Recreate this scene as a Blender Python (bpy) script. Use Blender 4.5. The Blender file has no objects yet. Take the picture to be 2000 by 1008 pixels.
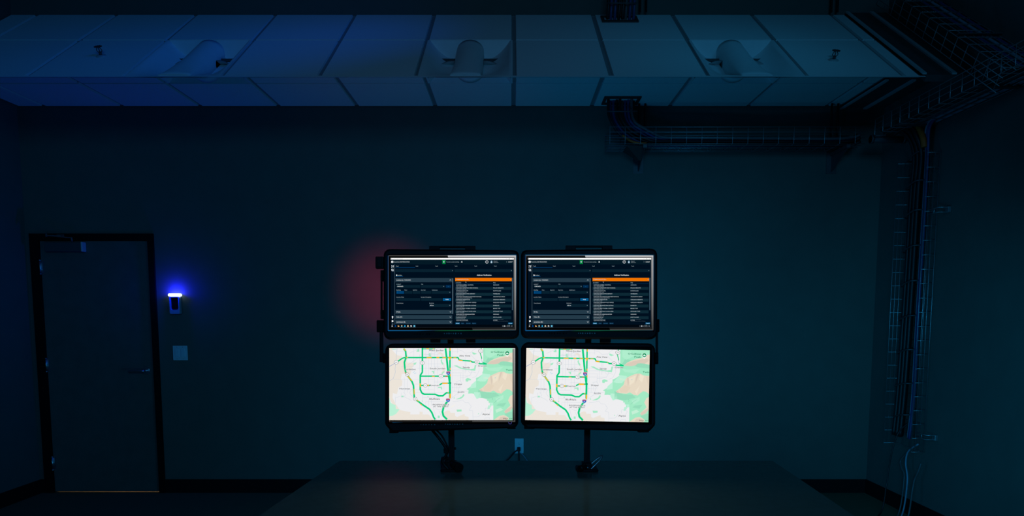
import bpy, math, random
from mathutils import Vector, Matrix
random.seed(7)
SC = bpy.context.scene
COL = SC.collection
R = math.radians

# ------------------------------------------------------------------ camera model
TH = R(5.6); FPX = 1422.0; PPY = 754.0; HC = 1.488; D = 6.0
CAM = Vector((0.0, -D, HC))
cR = Vector((1, 0, 0)); cU = Vector((0, math.sin(TH), math.cos(TH))); cF = Vector((0, math.cos(TH), -math.sin(TH)))
def ray(px, py): return cR * ((px - 1000) / FPX) + cU * ((PPY - py) / FPX) + cF
def at_y(px, py, y=0.0):
    d = ray(px, py); return CAM + d * ((y - CAM.y) / d.y)
def at_z(px, py, z):
    d = ray(px, py); return CAM + d * ((z - CAM.z) / d.z)
def at_x(px, py, x):
    d = ray(px, py); return CAM + d * ((x - CAM.x) / d.x)

cd = bpy.data.cameras.new('camera'); co = bpy.data.objects.new('camera', cd); COL.objects.link(co)
co.location = CAM; co.rotation_euler = (math.pi / 2 - TH, 0, 0)
cd.sensor_width = 36; cd.lens = 36 * FPX / 2000; cd.shift_y = (PPY - 504) / 2000
cd.clip_start = 0.05; cd.clip_end = 60
SC.camera = co
SC.view_settings.view_transform = 'Standard'; SC.view_settings.look = 'None'
SC.view_settings.gamma = 1.0; SC.view_settings.exposure = 0.0
SC.view_settings.use_curve_mapping = False

# ------------------------------------------------------------------ materials
def lin(c):
    return tuple(((v / 255) / 12.92 if v / 255 <= 0.04045 else ((v / 255 + 0.055) / 1.055) ** 2.4) for v in c)
def mat(name, col, rough=0.6, metal=0.0, noise=0.0, scale=30.0, bump=0.0, spec=0.5):
    m = bpy.data.materials.new(name); m.use_nodes = True
    nt = m.node_tree; b = nt.nodes['Principled BSDF']
    b.inputs['Base Color'].default_value = (*col, 1); b.inputs['Roughness'].default_value = rough
    b.inputs['Metallic'].default_value = metal; b.inputs['Specular IOR Level'].default_value = spec
    if noise or bump:
        tc = nt.nodes.new('ShaderNodeTexCoord'); n = nt.nodes.new('ShaderNodeTexNoise')
        n.inputs['Scale'].default_value = scale; n.inputs['Detail'].default_value = 4
        nt.links.new(tc.outputs['Object'], n.inputs['Vector'])
        if noise:
            r = nt.nodes.new('ShaderNodeValToRGB')
            r.color_ramp.elements[0].position = 0.3; r.color_ramp.elements[1].position = 0.7
            r.color_ramp.elements[0].color = (*[c * (1 - noise) for c in col], 1)
            r.color_ramp.elements[1].color = (*[min(1, c * (1 + noise)) for c in col], 1)
            nt.links.new(n.outputs['Fac'], r.inputs['Fac']); nt.links.new(r.outputs['Color'], b.inputs['Base Color'])
        if bump:
            bp = nt.nodes.new('ShaderNodeBump'); bp.inputs['Strength'].default_value = bump; bp.inputs['Distance'].default_value = 0.004
            nt.links.new(n.outputs['Fac'], bp.inputs['Height']); nt.links.new(bp.outputs['Normal'], b.inputs['Normal'])
    return m
def emis(name, col, strength):
    m = bpy.data.materials.new(name); m.use_nodes = True; nt = m.node_tree; nt.nodes.clear()
    e = nt.nodes.new('ShaderNodeEmission'); o = nt.nodes.new('ShaderNodeOutputMaterial')
    e.inputs[0].default_value = (*col, 1); e.inputs[1].default_value = strength
    nt.links.new(e.outputs[0], o.inputs[0]); return m
M = {}
M['wall'] = mat('navy_wall_paint', (.088, .103, .089), .75, noise=.05, scale=6, bump=.05)
M['wall_side'] = mat('side_wall_paint', (.088, .103, .092), .8, noise=.05, scale=6)
M['tile'] = mat('white_ceiling_tile', (.74, .74, .74), .95, noise=.06, scale=260, bump=.25, spec=.1)
M['grid'] = mat('ceiling_grid_metal', (.26, .27, .28), .6)
M['soffit'] = mat('dark_soffit_paint', (.06, .055, .055), .8, noise=.1, scale=8)
M['alu'] = mat('pale_angle_trim', (.45, .45, .46), .5)
M['pan'] = mat('white_enamel_pan', (.72, .73, .74), .6, noise=.02, scale=20)
M['floor'] = mat('dark_carpet', (.120, .120, .075), .95, noise=.25, scale=220, bump=.3, spec=.05)
M['base'] = mat('black_vinyl_base', (.006, .006, .007), .7, noise=.1, scale=20, spec=.15)
M['door'] = mat('grey_door_veneer', (.105, .100, .092), .7, noise=.08, scale=9, spec=.2)
M['frame'] = mat('black_door_frame', (.004, .004, .005), .7, noise=.1, scale=12, spec=.12)
M['steel'] = mat('brushed_steel', (.50, .52, .54), .3, 1.0, noise=.05, scale=60)
M['closer'] = mat('closer_casing', (.055, .06, .065), .5)
M['white'] = mat('white_plastic_plate', (.62, .64, .66), .5, noise=.02, scale=30)
M['whitedark'] = mat('grey_socket_slot', (.22, .24, .26), .5)
M['plastic'] = mat('black_monitor_plastic', (.008, .009, .010), .6, noise=.15, scale=80, spec=.25)
M['guard'] = mat('black_rubber_guard', (.006, .0065, .007), .8, noise=.15, scale=80, spec=.2)
M['glass'] = mat('black_screen_glass', (.003, .003, .004), .12, spec=.3)
M['pole'] = mat('black_powder_steel', (.012, .012, .014), .45, .3, noise=.1, scale=50)
M['desk'] = mat('dark_desk_laminate', (.115, .155, .130), .06, noise=.06, scale=25, spec=.18)
M['wire'] = mat('zinc_wire', (.36, .38, .40), .38, .85, noise=.1, scale=40)
M['darkwire'] = mat('grey_steel_bracket', (.10, .10, .105), .5, .6, noise=.1, scale=40)
M['cblack'] = mat('black_cable_jacket', (.008, .008, .009), .5, noise=.1, scale=30)
M['cgrey'] = mat('grey_cable_jacket', (.09, .09, .095), .5, noise=.1, scale=30)
M['cblue'] = mat('blue_cable_jacket', (.020, .055, .17), .5, noise=.1, scale=30)
M['clight'] = mat('pale_blue_cable_jacket', (.20, .26, .34), .5, noise=.1, scale=30)
M['corange'] = mat('orange_conduit', (.90, .11, .010), .6, noise=.1, scale=30)
M['brown'] = mat('brown_bracket_paint', (.055, .035, .030), .7, noise=.1, scale=20)
M['rubber'] = mat('matte_black_rubber', (.006, .006, .006), .8)
M['lens'] = mat('clear_grey_lens', (.25, .33, .40), .2, spec=.6)
M['mark'] = mat('pale_button_print', (.34, .36, .38), .5)
M['led'] = emis('blue_white_led', (.55, .72, 1.0), 4.0)
M['ring'] = emis('violet_power_ring', lin((58, 58, 130)), 1.0)

# ------------------------------------------------------------------ mesh builder
class MB:
    def __init__(s): s.v = []; s.f = []; s.smooth = []
    def add(s, vs, fs, smooth=False):
        k = len(s.v); s.v += [Vector(p) for p in vs]
        for f in fs: s.f.append([i + k for i in f]); s.smooth.append(smooth)
    def box(s, a, b):
        x0, x1 = sorted((a[0], b[0])); y0, y1 = sorted((a[1], b[1])); z0, z1 = sorted((a[2], b[2]))
        s.add([(x0, y0, z0), (x1, y0, z0), (x1, y1, z0), (x0, y1, z0), (x0, y0, z1), (x1, y0, z1), (x1, y1, z1), (x0, y1, z1)],
              [(3, 2, 1, 0), (4, 5, 6, 7), (0, 1, 5, 4), (1, 2, 6, 5), (2, 3, 7, 6), (3, 0, 4, 7)])
    def rbox(s, a, b, r, axis=1):
        """box with its four edges along `axis` rounded and a soft front rim"""
        lo = [min(p, q) for p, q in zip(a, b)]; hi = [max(p, q) for p, q in zip(a, b)]
        i, j = [k for k in range(3) if k != axis]
        poly = rounded([(lo[i], lo[j]), (hi[i], lo[j]), (hi[i], hi[j]), (lo[i], hi[j])], r, 4)
        c = ((lo[i] + hi[i]) / 2, (lo[j] + hi[j]) / 2)
        e = min(r * .5, (hi[axis] - lo[axis]) * .3)
        def ring(t, ins):
            out = []
            for p in poly:
                q = [0, 0, 0]
                wx = (hi[i] - lo[i]); wy = (hi[j] - lo[j])
                q[i] = c[0] + (p[0] - c[0]) * (1 - 2 * ins / wx); q[j] = c[1] + (p[1] - c[1]) * (1 - 2 * ins / wy); q[axis] = t
                out.append(q)
            return out
        s.rings([ring(lo[axis], e), ring(lo[axis] + e, 0), ring(hi[axis] - e, 0), ring(hi[axis], e)])
    def rings(s, rs, caps=True, smooth=False, closed=True):
        k = len(s.v); n = len(rs[0])
        for r_ in rs: s.v += [Vector(p) for p in r_]
        for a in range(len(rs) - 1):
            for i in range(n if closed else n - 1):
                j = (i + 1) % n
                s.f.append([k + a * n + i, k + a * n + j, k + (a + 1) * n + j, k + (a + 1) * n + i]); s.smooth.append(smooth)
        if caps:
            s.f.append([k + i for i in range(n)][::-1]); s.smooth.append(False)
            s.f.append([k + (len(rs) - 1) * n + i for i in range(n)]); s.smooth.append(False)
    def tube(s, pts, r, n=8, smooth=True):
        pts = [Vector(p) for p in pts]; rs = []
        up = None
        for i, p in enumerate(pts):
            t = (pts[min(i + 1, len(pts) - 1)] - pts[max(i - 1, 0)])
            if t.length < 1e-9: t = Vector((0, 0, 1))
            t.normalize()
            if up is None:
                up = Vector((0, 0, 1)) if abs(t.z) < .9 else Vector((0, 1, 0))
            up = (up - t * up.dot(t))
            if up.length < 1e-6: up = t.orthogonal()
            up.normalize(); sd = t.cross(up)
            rr = r[i] if isinstance(r, (list, tuple)) else r
            rs.append([p + (up * math.cos(2 * math.pi * k / n) + sd * math.sin(2 * math.pi * k / n)) * rr for k in range(n)])
        s.rings(rs, True, smooth)
    def build(s, name, m, parent=None):
        me = bpy.data.meshes.new(name)
        me.from_pydata([tuple(p) for p in s.v], [], s.f)
        for p, q in zip(me.polygons, s.smooth): p.use_smooth = q
        me.materials.append(m); me.update()
        import bmesh
        bm = bmesh.new(); bm.from_mesh(me); bmesh.ops.recalc_face_normals(bm, faces=bm.faces); bm.to_mesh(me); bm.free()
        o = bpy.data.objects.new(name, me); COL.objects.link(o)
        if parent is not None: o.parent = parent
        return o

def rounded(poly, r, n=4):
    out = []; N = len(poly)
    rs = r if isinstance(r, (list, tuple)) else [r] * N
    for i in range(N):
        p = Vector(poly[i]); a = Vector(poly[i - 1]); b = Vector(poly[(i + 1) % N]); rr = rs[i]
        if rr <= 0: out.append(tuple(p)); continue
        u = (a - p).normalized(); w = (b - p).normalized()
        p0 = p + u * rr; p1 = p + w * rr
        for k in range(n + 1):
            t = k / n
            out.append(tuple(p0 * (1 - t) ** 2 + p * 2 * t * (1 - t) + p1 * t * t))
    return out
def smooth_path(pts, sub=6):
    pts = [Vector(p) for p in pts]; out = []
    P = [pts[0]] + pts + [pts[-1]]
    for i in range(1, len(P) - 2):
        for k in range(sub):
            t = k / sub; a, b, c, d = P[i - 1], P[i], P[i + 1], P[i + 2]
            out.append(.5 * ((2 * b) + (c - a) * t + (2 * a - 5 * b + 4 * c - d) * t * t + (3 * b - a - 3 * c + d) * t ** 3))
    out.append(pts[-1]); return out
def thing(name, label, cat, loc=(0, 0, 0), group=None, mtx=None):
    o = bpy.data.objects.new(name, None); COL.objects.link(o); o.empty_display_size = .05
    if mtx is not None: o.matrix_world = mtx
    else: o.location = loc
    o['label'] = label; o['category'] = cat
    if group: o['group'] = group
    return o
def tag(o, label, cat, group=None, kind=None):
    o['label'] = label; o['category'] = cat
    if group: o['group'] = group
    if kind: o['kind'] = kind
    return o
def struct(o, label=None):
    o['kind'] = 'structure'
    if label: o['label'] = label
    return o
def local(mb, org):
    org = Vector(org); mb.v = [p - org for p in mb.v]; return mb

# ------------------------------------------------------------------ room shell
XL, XR = -3.95, 2.97
T = 0.623; X0 = 0.0123
ZC = at_y(1000, 208).z
YF = at_z(1000, 151, ZC).y                      # front edge of the low ceiling
LOW = at_y(1000, 150, -D + 4.81)                # lower edge of the sloping face
TOP = at_y(1000, 28, -.02)                      # upper edge of the sloping face
ZTOP = 4.7; YN = -9.0

m = MB(); m.box((XL, YN, -.1), (XR, .25, 0)); struct(m.build('floor', M['floor']), 'dark carpeted floor')
# door opening
DA = at_y(93, 700); DB = at_y(308, 700)
pl0 = at_y(78, 471); pl1 = at_y(288, 471); pb1 = at_y(312.5, 955)
DX0 = (at_y(78, 471).x + at_y(107, 945).x) / 2; DX1 = (pl1.x + pb1.x) / 2; DZ = pl0.z
FW0 = .075; FW1 = .052; FT = .058
m = MB()
m.box((XL - .2, 0, 0), (DX0 - .01, .15, ZTOP)); m.box((DX1 + .01, 0, 0), (XR + .2, .15, ZTOP)); m.box((DX0 - .01, 0, DZ + .01), (DX1 + .01, .15, ZTOP))
struct(m.build('wall_back', M['wall']), 'dark navy back wall behind the monitors')
m = MB(); m.box((XL - .2, YN, 0), (XL, 0, ZTOP)); struct(m.build('wall_left', M['wall_side']), 'dark left side wall')
m = MB(); m.box((XR, YN, 0), (XR + .2, 0, ZTOP)); struct(m.build('wall_right', M['wall_side']), 'dark right side wall with cable tray')
m = MB(); m.box((XL - .2, YN, ZTOP), (XR + .2, .15, ZTOP + .1)); struct(m.build('ceiling_high', M['soffit']), 'dark upper ceiling above the bulkhead')

def tile_field(name, org, u, v, n, cols, rows, skip=(), bars=(0, 0), label=None):
    """org + u*x + v*s ; n points to the viewer's side"""
    org, u, v, n = map(Vector, (org, u, v, n))
    m = MB(); g = MB(); gap = .0135
    def cell(mb, x0, x1, s0, s1, h0, h1, ch=0.0, un=0.0):
        P = lambda x, s_, h: org + u * x + v * s_ + n * h
        mb.add([P(x0, s0 + un, h0), P(x1, s0 + un, h0), P(x1, s1, h0), P(x0, s1, h0),
                P(x0 + ch, s0 + ch, h1), P(x1 - ch, s0 + ch, h1), P(x1 - ch, s1 - ch, h1), P(x0 + ch, s1 - ch, h1)],
               [(3, 2, 1, 0), (4, 5, 6, 7), (0, 1, 5, 4), (1, 2, 6, 5), (2, 3, 7, 6), (3, 0, 4, 7)])
    for i in range(len(cols) - 1):
        for j in range(len(rows) - 1):
            if (i, j) in skip: continue
            cell(m, cols[i] + gap, cols[i + 1] - gap, rows[j] + gap * .6, rows[j + 1] - gap * .6, -.02, 0, .004, .065 if (bars[0] and j == 0) else 0)
    for c in cols: cell(g, c - .017, c + .017, rows[0] + .035 * bars[0], rows[-1], -.03, -.013, 0, .07 * bars[0])
    for r_ in rows[bars[0]:len(rows) - bars[1]]: cell(g, cols[0], cols[-1], r_ - .009, r_ + .009, -.031, -.0105)
    o = m.build(name, M['tile']); struct(o, label)
    g.build('ceiling_grid', M['grid'], o)
    return o
kcols = [XL + .005] + [X0 + T * k for k in range(-6, 5)] + [2.62]
ci = {k: i + 1 for i, k in enumerate(range(-6, 5))}   # column index starting at line k
yrow = at_z(1000, 163, ZC).y
skip_flat = {(ci[k], 1) for k in (-4, -1, 2)}
tile_field('ceiling', (0, 0, ZC), (1, 0, 0), (0, -1, 0), (0, 0, -1), kcols, [0.004, -yrow, -YF], skip_flat, (0, 1), label='low white tiled ceiling along the back wall')
m = MB(); m.box((XL, YF + .10, ZC + .14), (XR, 0, ZC + .16)); struct(m.build('ceiling_deck', M['soffit']))
# sloping face of the bulkhead
sv = (TOP - LOW); SL = sv.length; sv.normalize(); sn = Vector((1, 0, 0)).cross(sv); 
if sn.y > 0: sn = -sn
def slope_hit(px, py):
    d = ray(px, py); t = (LOW - CAM).dot(sn) / d.dot(sn); return CAM + d * t
srow = (slope_hit(1000, 78) - LOW).dot(sv)
org_s = Vector((0, LOW.y, LOW.z))
skip_s = {(ci[k], 0) for k in (-4, -1, 2)}
tile_field('ceiling_slope', org_s, (1, 0, 0), sv, sn, kcols, [0.004, srow, SL - .004], skip_s, (1, 0), label='white tiled sloping face of the bulkhead')
# closing strip under the lower edge of the sloping face
m = MB()
m.add([(XL, LOW.y - .0, LOW.z), (XR, LOW.y - .0, LOW.z), (XR, YF + .006, ZC + .001), (XL, YF + .006, ZC + .001), (XL, LOW.y + .016, LOW.z + .012), (XR, LOW.y + .016, LOW.z + .012), (XR, YF + .006, ZC + .02), (XL, YF + .006, ZC + .02)],
      [(0, 1, 2, 3), (7, 6, 5, 4), (0, 4, 5, 1), (2, 6, 7, 3), (1, 5, 6, 2), (0, 3, 7, 4)])
struct(m.build('trim_1', M['tile']))
# dark border strip between the tiles and the right wall, with pale angle trims
def slab(name, org, v, n, x0, x1, s0, s1, h0, h1, mt):
    mb = MB(); P = lambda x, s_, h: Vector(org) + Vector((x, 0, 0)) + Vector(v) * s_ + Vector(n) * h
    mb.add([P(x0, s0, h0), P(x1, s0, h0), P(x1, s1, h0), P(x0, s1, h0), P(x0, s0, h1), P(x1, s0, h1), P(x1, s1, h1), P(x0, s1, h1)],
           [(3, 2, 1, 0), (4, 5, 6, 7), (0, 1, 5, 4), (1, 2, 6, 5), (2, 3, 7, 6), (3, 0, 4, 7)])
    return struct(mb.build(name, mt))
slab('trim_2', org_s, sv, sn, 2.64, XR, 0, SL, -.03, .012, M['soffit'])
slab('trim_3', (0, 0, ZC), (0, -1, 0), (0, 0, -1), 2.64, XR, 0.004, -YF, -.03, .012, M['soffit'])
for k, (xa, xb) in enumerate(((2.615, 2.638), (2.80, 2.83))):
    slab('trim_%d' % (4 + 2 * k), org_s, sv, sn, xa, xb, .005, SL - .01, .013, .024, M['alu'])
    slab('trim_%d' % (5 + 2 * k), (0, 0, ZC), (0, -1, 0), (0, 0, -1), xa, xb, .005, -YF, .013, .024, M['alu'])
# baseboards
bz = at_y(1650, 936).z
m = MB(); m.box((XL, -.012, 0), (DX0 - FW0 - .002, 0, bz)); m.box((DX1 + FW1 + .002, -.012, 0), (XR, 0, bz)); struct(m.build('baseboard_back', M['base']))
m = MB(); m.box((XL, YN, 0), (XL + .012, -.012, bz)); struct(m.build('baseboard_left', M['base']))
m = MB(); m.box((XR - .012, YN, 0), (XR, -.012, bz)); struct(m.build('baseboard_right', M['base']))

# ------------------------------------------------------------------ door
dr = thing('door_1', 'grey flush door in a black frame with lever handle and closer', 'door', ((DX0 + DX1) / 2, 0, 0)); dr['kind'] = 'structure'; del dr['category']
dorg = dr.location.copy()
m = MB()
m.box((DX0 - FW0, -.02, 0), (DX0 - .004, .12, DZ + FT)); m.box((DX1 + .004, -.02, 0), (DX1 + FW1, .12, DZ + FT)); m.box((DX0 - .004, -.02, DZ + .004), (DX1 + .004, .12, DZ + FT))
m.box((DX0 - .004, .045, 0), (DX0 + .012, .12, DZ + .004)); m.box((DX1 - .012, .045, 0), (DX1 + .004, .12, DZ + .004)); m.box((DX0, .045, DZ - .012), (DX1, .12, DZ + .004))
local(m, dorg).build('door_frame', M['frame'], dr)
m = MB(); m.box((DX0, 0, .009), (DX1, .044, DZ)); leaf = local(m, dorg).build('door_leaf', M['door'], dr)
for py in (522, 713, 905):
    h = at_y(90, py)
    m = MB(); m.tube([(DX0 - .004, -.010, h.z - .055), (DX0 - .004, -.010, h.z + .055)], .0085, 10)
    for q in (-.055, .055): m.tube([(DX0 - .004, -.010, h.z + q - .004), (DX0 - .004, -.010, h.z + q + .004)], .0105, 10)
    m.box((DX0 - .003, -.004, h.z - .05), (DX0 + .022, -.0005, h.z + .05))
    local(m, dorg).build('hinge', M['steel'], dr)
hp = at_y(287, 724)
m = MB()
m.tube([(hp.x, 0, hp.z), (hp.x, -.010, hp.z)], .031, 20, False)
m.tube([(hp.x, -.010, hp.z), (hp.x, -.014, hp.z)], .026, 20, False)
m.tube(smooth_path([(hp.x, -.012, hp.z), (hp.x, -.045, hp.z), (hp.x - .012, -.056, hp.z), (hp.x - .06, -.058, hp.z), (hp.x - .125, -.054, hp.z - .003)]), .0095, 10)
local(m, dorg).build('lever_handle', M['steel'], dr)
ca = at_y(95, 492); cb = at_y(165, 474)
m = MB(); m.rbox((ca.x, -.055, ca.z), (cb.x, 0, cb.z), .008, 0); clo = local(m, dorg).build('door_closer', M['closer'], dr)
m = MB(); m.rbox((cb.x, -.058, ca.z - .002), (cb.x + .012, 0, cb.z + .002), .006, 0); local(m, dorg).build('closer_end_cap', M['alu'], clo)
m = MB()
a0 = Vector((at_y(148, 466).x, -.06, DZ + .02)); a1 = Vector((at_y(104, 461).x, -.09, DZ + .035)); a2 = Vector((at_y(122, 464).x, -.025, DZ + .04))
def bar(mb, p, q, w, h):
    p = Vector(p); q = Vector(q); t = (q - p).normalized(); s_ = Vector((0, 0, 1)).cross(t)
    if s_.length < 1e-5: s_ = Vector((1, 0, 0))
    s_.normalize(); u_ = t.cross(s_)
    mb.rings([[c + s_ * (w / 2) * a + u_ * (h / 2) * b for a, b in ((-1, -1), (1, -1), (1, 1), (-1, 1))] for c in (p, q)])
bar(m, a0, a1, .018, .006); bar(m, a1, a2, .018, .006); m.tube([(a0.x, -.05, DZ - .012), (a0.x, -.06, DZ + .026)], .009, 10)
m.tube([a1 - Vector((0, 0, .01)), a1 + Vector((0, 0, .018))], .008, 10); m.rbox((a2.x - .03, -.03, a2.z - .012), (a2.x + .03, -.0205, a2.z + .012), .004, 1)
local(m, dorg).build('closer_arm', M['darkwire'], clo)

# ------------------------------------------------------------------ recessed lights
def troffer(name, label, org, v, n, x0, s0, s1, parts_end):
    """recessed pan between x0..x0+T and s0..s1; parts_end: which ends carry an end plate"""
    org, v, n = Vector(org), Vector(v), Vector(n)
    c = org + Vector((x0 + T / 2, 0, 0)) + v * ((s0 + s1) / 2)
    t = thing(name, label, 'ceiling light', c, 'recessed ceiling lights')
    P = lambda x, s_, h: org + Vector((x0 + x, 0, 0)) + v * s_ + n * h - c
    a = .014
    N = 14
    def prof(f, dep, w0, w1):
        # concave reflector from the lip (f=0) to the trough beside the basket (f=1)
        return w0 + (w1 - w0) * f, -dep * math.sin(f * math.pi / 2) ** .9
    dep = .115; xc = T / 2; bw = .098
    thin = parts_end[1] and not parts_end[0]            # the sloping face: the void behind it thins towards its lower edge
    dp = lambda s_: min(dep, .006 + .29 * (s_ - .02)) if thin else dep
    st = [s0 + .012 + (s1 - s0 - .024) * k / 12 for k in range(13)] if thin else [s0 + .012, s1 - .012]
    def pan_at(s_, o):
        pts = [(a, .0)] + [prof(k / N, max(.004, dp(s_)), a + .012, xc - bw - .022) for k in range(N + 1)]
        return [P(x, s_, h + o) for x, h in pts + [(T - x, h) for x, h in reversed(pts)]]
    m = MB()
    m.rings([pan_at(s_, 0) for s_ in st], False, True, False)
    m.rings([pan_at(s_, -.004) for s_ in st], False, True, False)
    m.build('reflector_pan', M['pan'], t)
    m = MB()
    def basket_at(s_):
        d_ = max(.004, dp(s_)); k_ = d_ / dep
        pb = [(xc - bw * math.cos(math.pi * k / 16), (-.070 + .078 * math.sin(math.pi * k / 16)) * k_ + .008 * (1 - k_)) for k in range(17)]
        return [P(x, s_, h) for x, h in [(xc - bw, -d_ - .002)] + pb + [(xc + bw, -d_ - .002)]]
    m.rings([basket_at(s_) for s_ in ([s0 + .02] + st[1:-1] + [s1 - .02] if thin else [s0 + .035, s1 - .003])], True, True, True)
    m.build('lamp_basket', M['pan'], t)
    m = MB()
    for s_, on in ((s0, parts_end[0]), (s1, parts_end[1])):
        if not on: continue
        q = s_ + .008 if s_ == s0 else s_ - .008; d_ = 1 if s_ == s0 else -1
        # end plate sloping into the recess
        m.rings([[P(x, q, 0) for x in (a, T - a)] + [P(T - a - .03, q + d_ * .045, -dep - .01), P(a + .03, q + d_ * .045, -dep - .01)],
                 [P(x, q - d_ * .006, -.002) for x in (a, T - a)] + [P(T - a - .03, q + d_ * .04, -dep - .016), P(a + .03, q + d_ * .04, -dep - .016)]])
    if m.v: m.build('end_plate', M['pan'], t)
    for xa, xb in ((a - .006, a + .004), (T - a - .004, T - a + .006)):
        m = MB()
        m.add([P(xa, s0 + (.06 if thin else .006), -.012), P(xb, s0 + (.06 if thin else .006), -.012), P(xb, s1 - .006, -.012), P(xa, s1 - .006, -.012), P(xa, s0 + .006, .001), P(xb, s0 + .006, .001), P(xb, s1 - .006, .001), P(xa, s1 - .006, .001)],
              [(3, 2, 1, 0), (4, 5, 6, 7), (0, 1, 5, 4), (1, 2, 6, 5), (2, 3, 7, 6), (3, 0, 4, 7)])
        m.build('trim_edge', M['pan'], t)
    return t
for k, w1, w2 in ((-4, 'blue-lit unlit recessed light at the left of the sloping ceiling face', 'narrow strip of recessed light at the low ceiling edge, above the door side'),
                  (-1, 'unlit recessed light in the middle of the sloping ceiling face', 'narrow strip of recessed light at the low ceiling edge, above the monitors'),
                  (2, 'unlit recessed light right of centre on the sloping ceiling face, nearest the wire tray', 'narrow strip of recessed light at the low ceiling edge, above the horizontal wire tray')):
    troffer('ceiling_light', w1, org_s, sv, sn, X0 + T * k, 0.004, srow, (False, True))
    troffer('ceiling_light', w2, (0, 0, ZC), (0, -1, 0), (0, 0, -1), X0 + T * k, -yrow, -YF - .001, (True, False))

def sprinkler(px, py, label):
    p = slope_hit(px, py); t = thing('fire_sprinkler', label, 'sprinkler', p, 'sprinklers on the sloping ceiling face')
    z = sn; x = Vector((1, 0, 0)); y = z.cross(x)
    def ring(h, r_, n=14): return [z * h + (x * math.cos(2 * math.pi * i / n) + y * math.sin(2 * math.pi * i / n)) * r_ for i in range(n)]
    m = MB(); m.rings([ring(0, .034), ring(.006, .030), ring(.010, .014)]); m.build('escutcheon', M['alu'], t)
    m = MB(); m.rings([ring(.008, .010), ring(.028, .009)]); 
    m.tube(smooth_path([z * .026 + x * .008, z * .04 + x * .018, z * .062 + x * .003], 4), .0028, 6)
    m.tube(smooth_path([z * .026 - x * .008, z * .04 - x * .018, z * .062 - x * .003], 4), .0028, 6)
    m.rings([ring(.030, .004, 8), ring(.055, .003, 8)]); m.build('body', M['darkwire'], t)
    m = MB()
    for i in range(12):
        an = 2 * math.pi * i / 12
        d_ = x * math.cos(an) + y * math.sin(an); w = z.cross(d_) * .0045
        m.add([z * .062 + d_ * .004 - w * .4, z * .062 + d_ * .004 + w * .4, z * .0615 + d_ * .026 + w, z * .0615 + d_ * .026 - w, z * .0645 + d_ * .004 - w * .4, z * .0645 + d_ * .004 + w * .4, z * .064 + d_ * .026 + w, z * .064 + d_ * .026 - w],
              [(3, 2, 1, 0), (4, 5, 6, 7), (0, 1, 5, 4), (1, 2, 6, 5), (2, 3, 7, 6), (3, 0, 4, 7)])
    m.rings([ring(.0615, .010), ring(.065, .010)]); m.build('deflector', M['darkwire'], t)
sprinkler(198, 110, 'small sprinkler head on the ceiling slope left of the blue-lit recessed light')
sprinkler(1628, 118, 'small sprinkler head on the ceiling slope right of the lights, near the wire tray')

# ------------------------------------------------------------------ wall fittings
p = at_y(347, 690); w = .062; 
lsw = thing('light_switch', 'square white double switch plate on the wall below the blue wall light', 'light switch', (p.x + .018, 0, p.z))
pc = at_y(352.5, 689.5); lsw.location = (pc.x, 0, pc.z)
m = MB(); m.rbox((-.060, -.007, -.060), (.060, 0, .060), .005, 1); m.build('wall_plate', M['white'], lsw)
for sx in (-.024, .024):
    m = MB(); m.rbox((sx - .017, -.011, -.034), (sx + .017, -.0065, .034), .003, 1); m.build('rocker', M['white'], lsw)
for sx in (-.024, .024):
    for sz in (-.048, .048):
        m = MB(); m.tube([(sx, -.009, sz), (sx, -.006, sz)], .003, 8, False); m.build('screw', M['steel'], lsw)

pc = at_y(345.5, 595)
wl = thing('wall_light', 'small wall-mounted light with glowing blue-white bar beside the door', 'wall light', (pc.x, 0, pc.z))
m = MB(); m.rbox((-.044, -.012, -.080), (.044, 0, .070), .012, 1); m.build('back_plate', M['closer'], wl)
m = MB()
outer = rounded([(-.042, -.078), (.042, -.078), (.042, .064), (-.042, .064)], .012, 4)
inner = rounded([(-.032, -.046), (.032, -.046), (.032, .058), (-.032, .058)], [.022, .022, .004, .004], 4)
m.rings([[(x, -.012, z) for x, z in outer], [(x, -.040, z) for x, z in outer], [(x * .95, -.046, z * .97) for x, z in outer], [(x, -.046, z) for x, z in inner], [(x, -.020, z) for x, z in inner]], True, False)
m.build('housing', M['lens'], wl)
m = MB(); m.rbox((-.030, -.034, -.040), (.030, -.019, .056), .010, 1); m.build('sensor_window', M['glass'], wl)
m = MB(); m.rbox((-.049, -.048, .066), (.049, -.006, .088), .010, 1); m.build('led_bar', M['led'], wl)

pc = at_y(1014, 871)
ou = thing('power_outlet', 'white wall outlet plate between the two monitor poles with a black plug in it', 'power outlet', (pc.x, 0, pc.z))
m = MB(); m.rbox((-.037, -.006, -.063), (.037, 0, .063), .004, 1); m.build('wall_plate', M['white'], ou)
for sz in (.022, -.022):
    m = MB(); m.tube([(0, -.010, sz), (0, -.005, sz)], .018, 20, False); so = m.build('socket', M['white'], ou)
    m = MB()
    m.box((-.008, -.0106, sz - .002), (-.006, -.0098, sz + .009)); m.box((.005, -.0106, sz - .002), (.007, -.0098, sz + .007)); m.tube([(0, -.0106, sz - .009), (0, -.0098, sz - .009)], .003, 8, False)
    m.build('slots', M['whitedark'], so)
pg = thing('power_plug', 'black power plug with cord in the lower socket of the wall outlet', 'plug', (pc.x - .003, -.0112, pc.z - .022))
m = MB(); m.rbox((-.014, -.04, -.016), (.014, -.0, .016), .006, 1); m.build('plug_body', M['rubber'], pg)
m = MB(); m.tube(smooth_path([(0, -.03, -.012), (0, -.045, -.045), (.002, -.05, -.12), (-.002, -.05, -.3), (.03, -.06, -.52), (.05, -.12, -pg.location.z + .01), (.05, -.5, -pg.location.z + .01)]), .0065, 8); m.build('cord', M['rubber'], pg)
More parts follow.
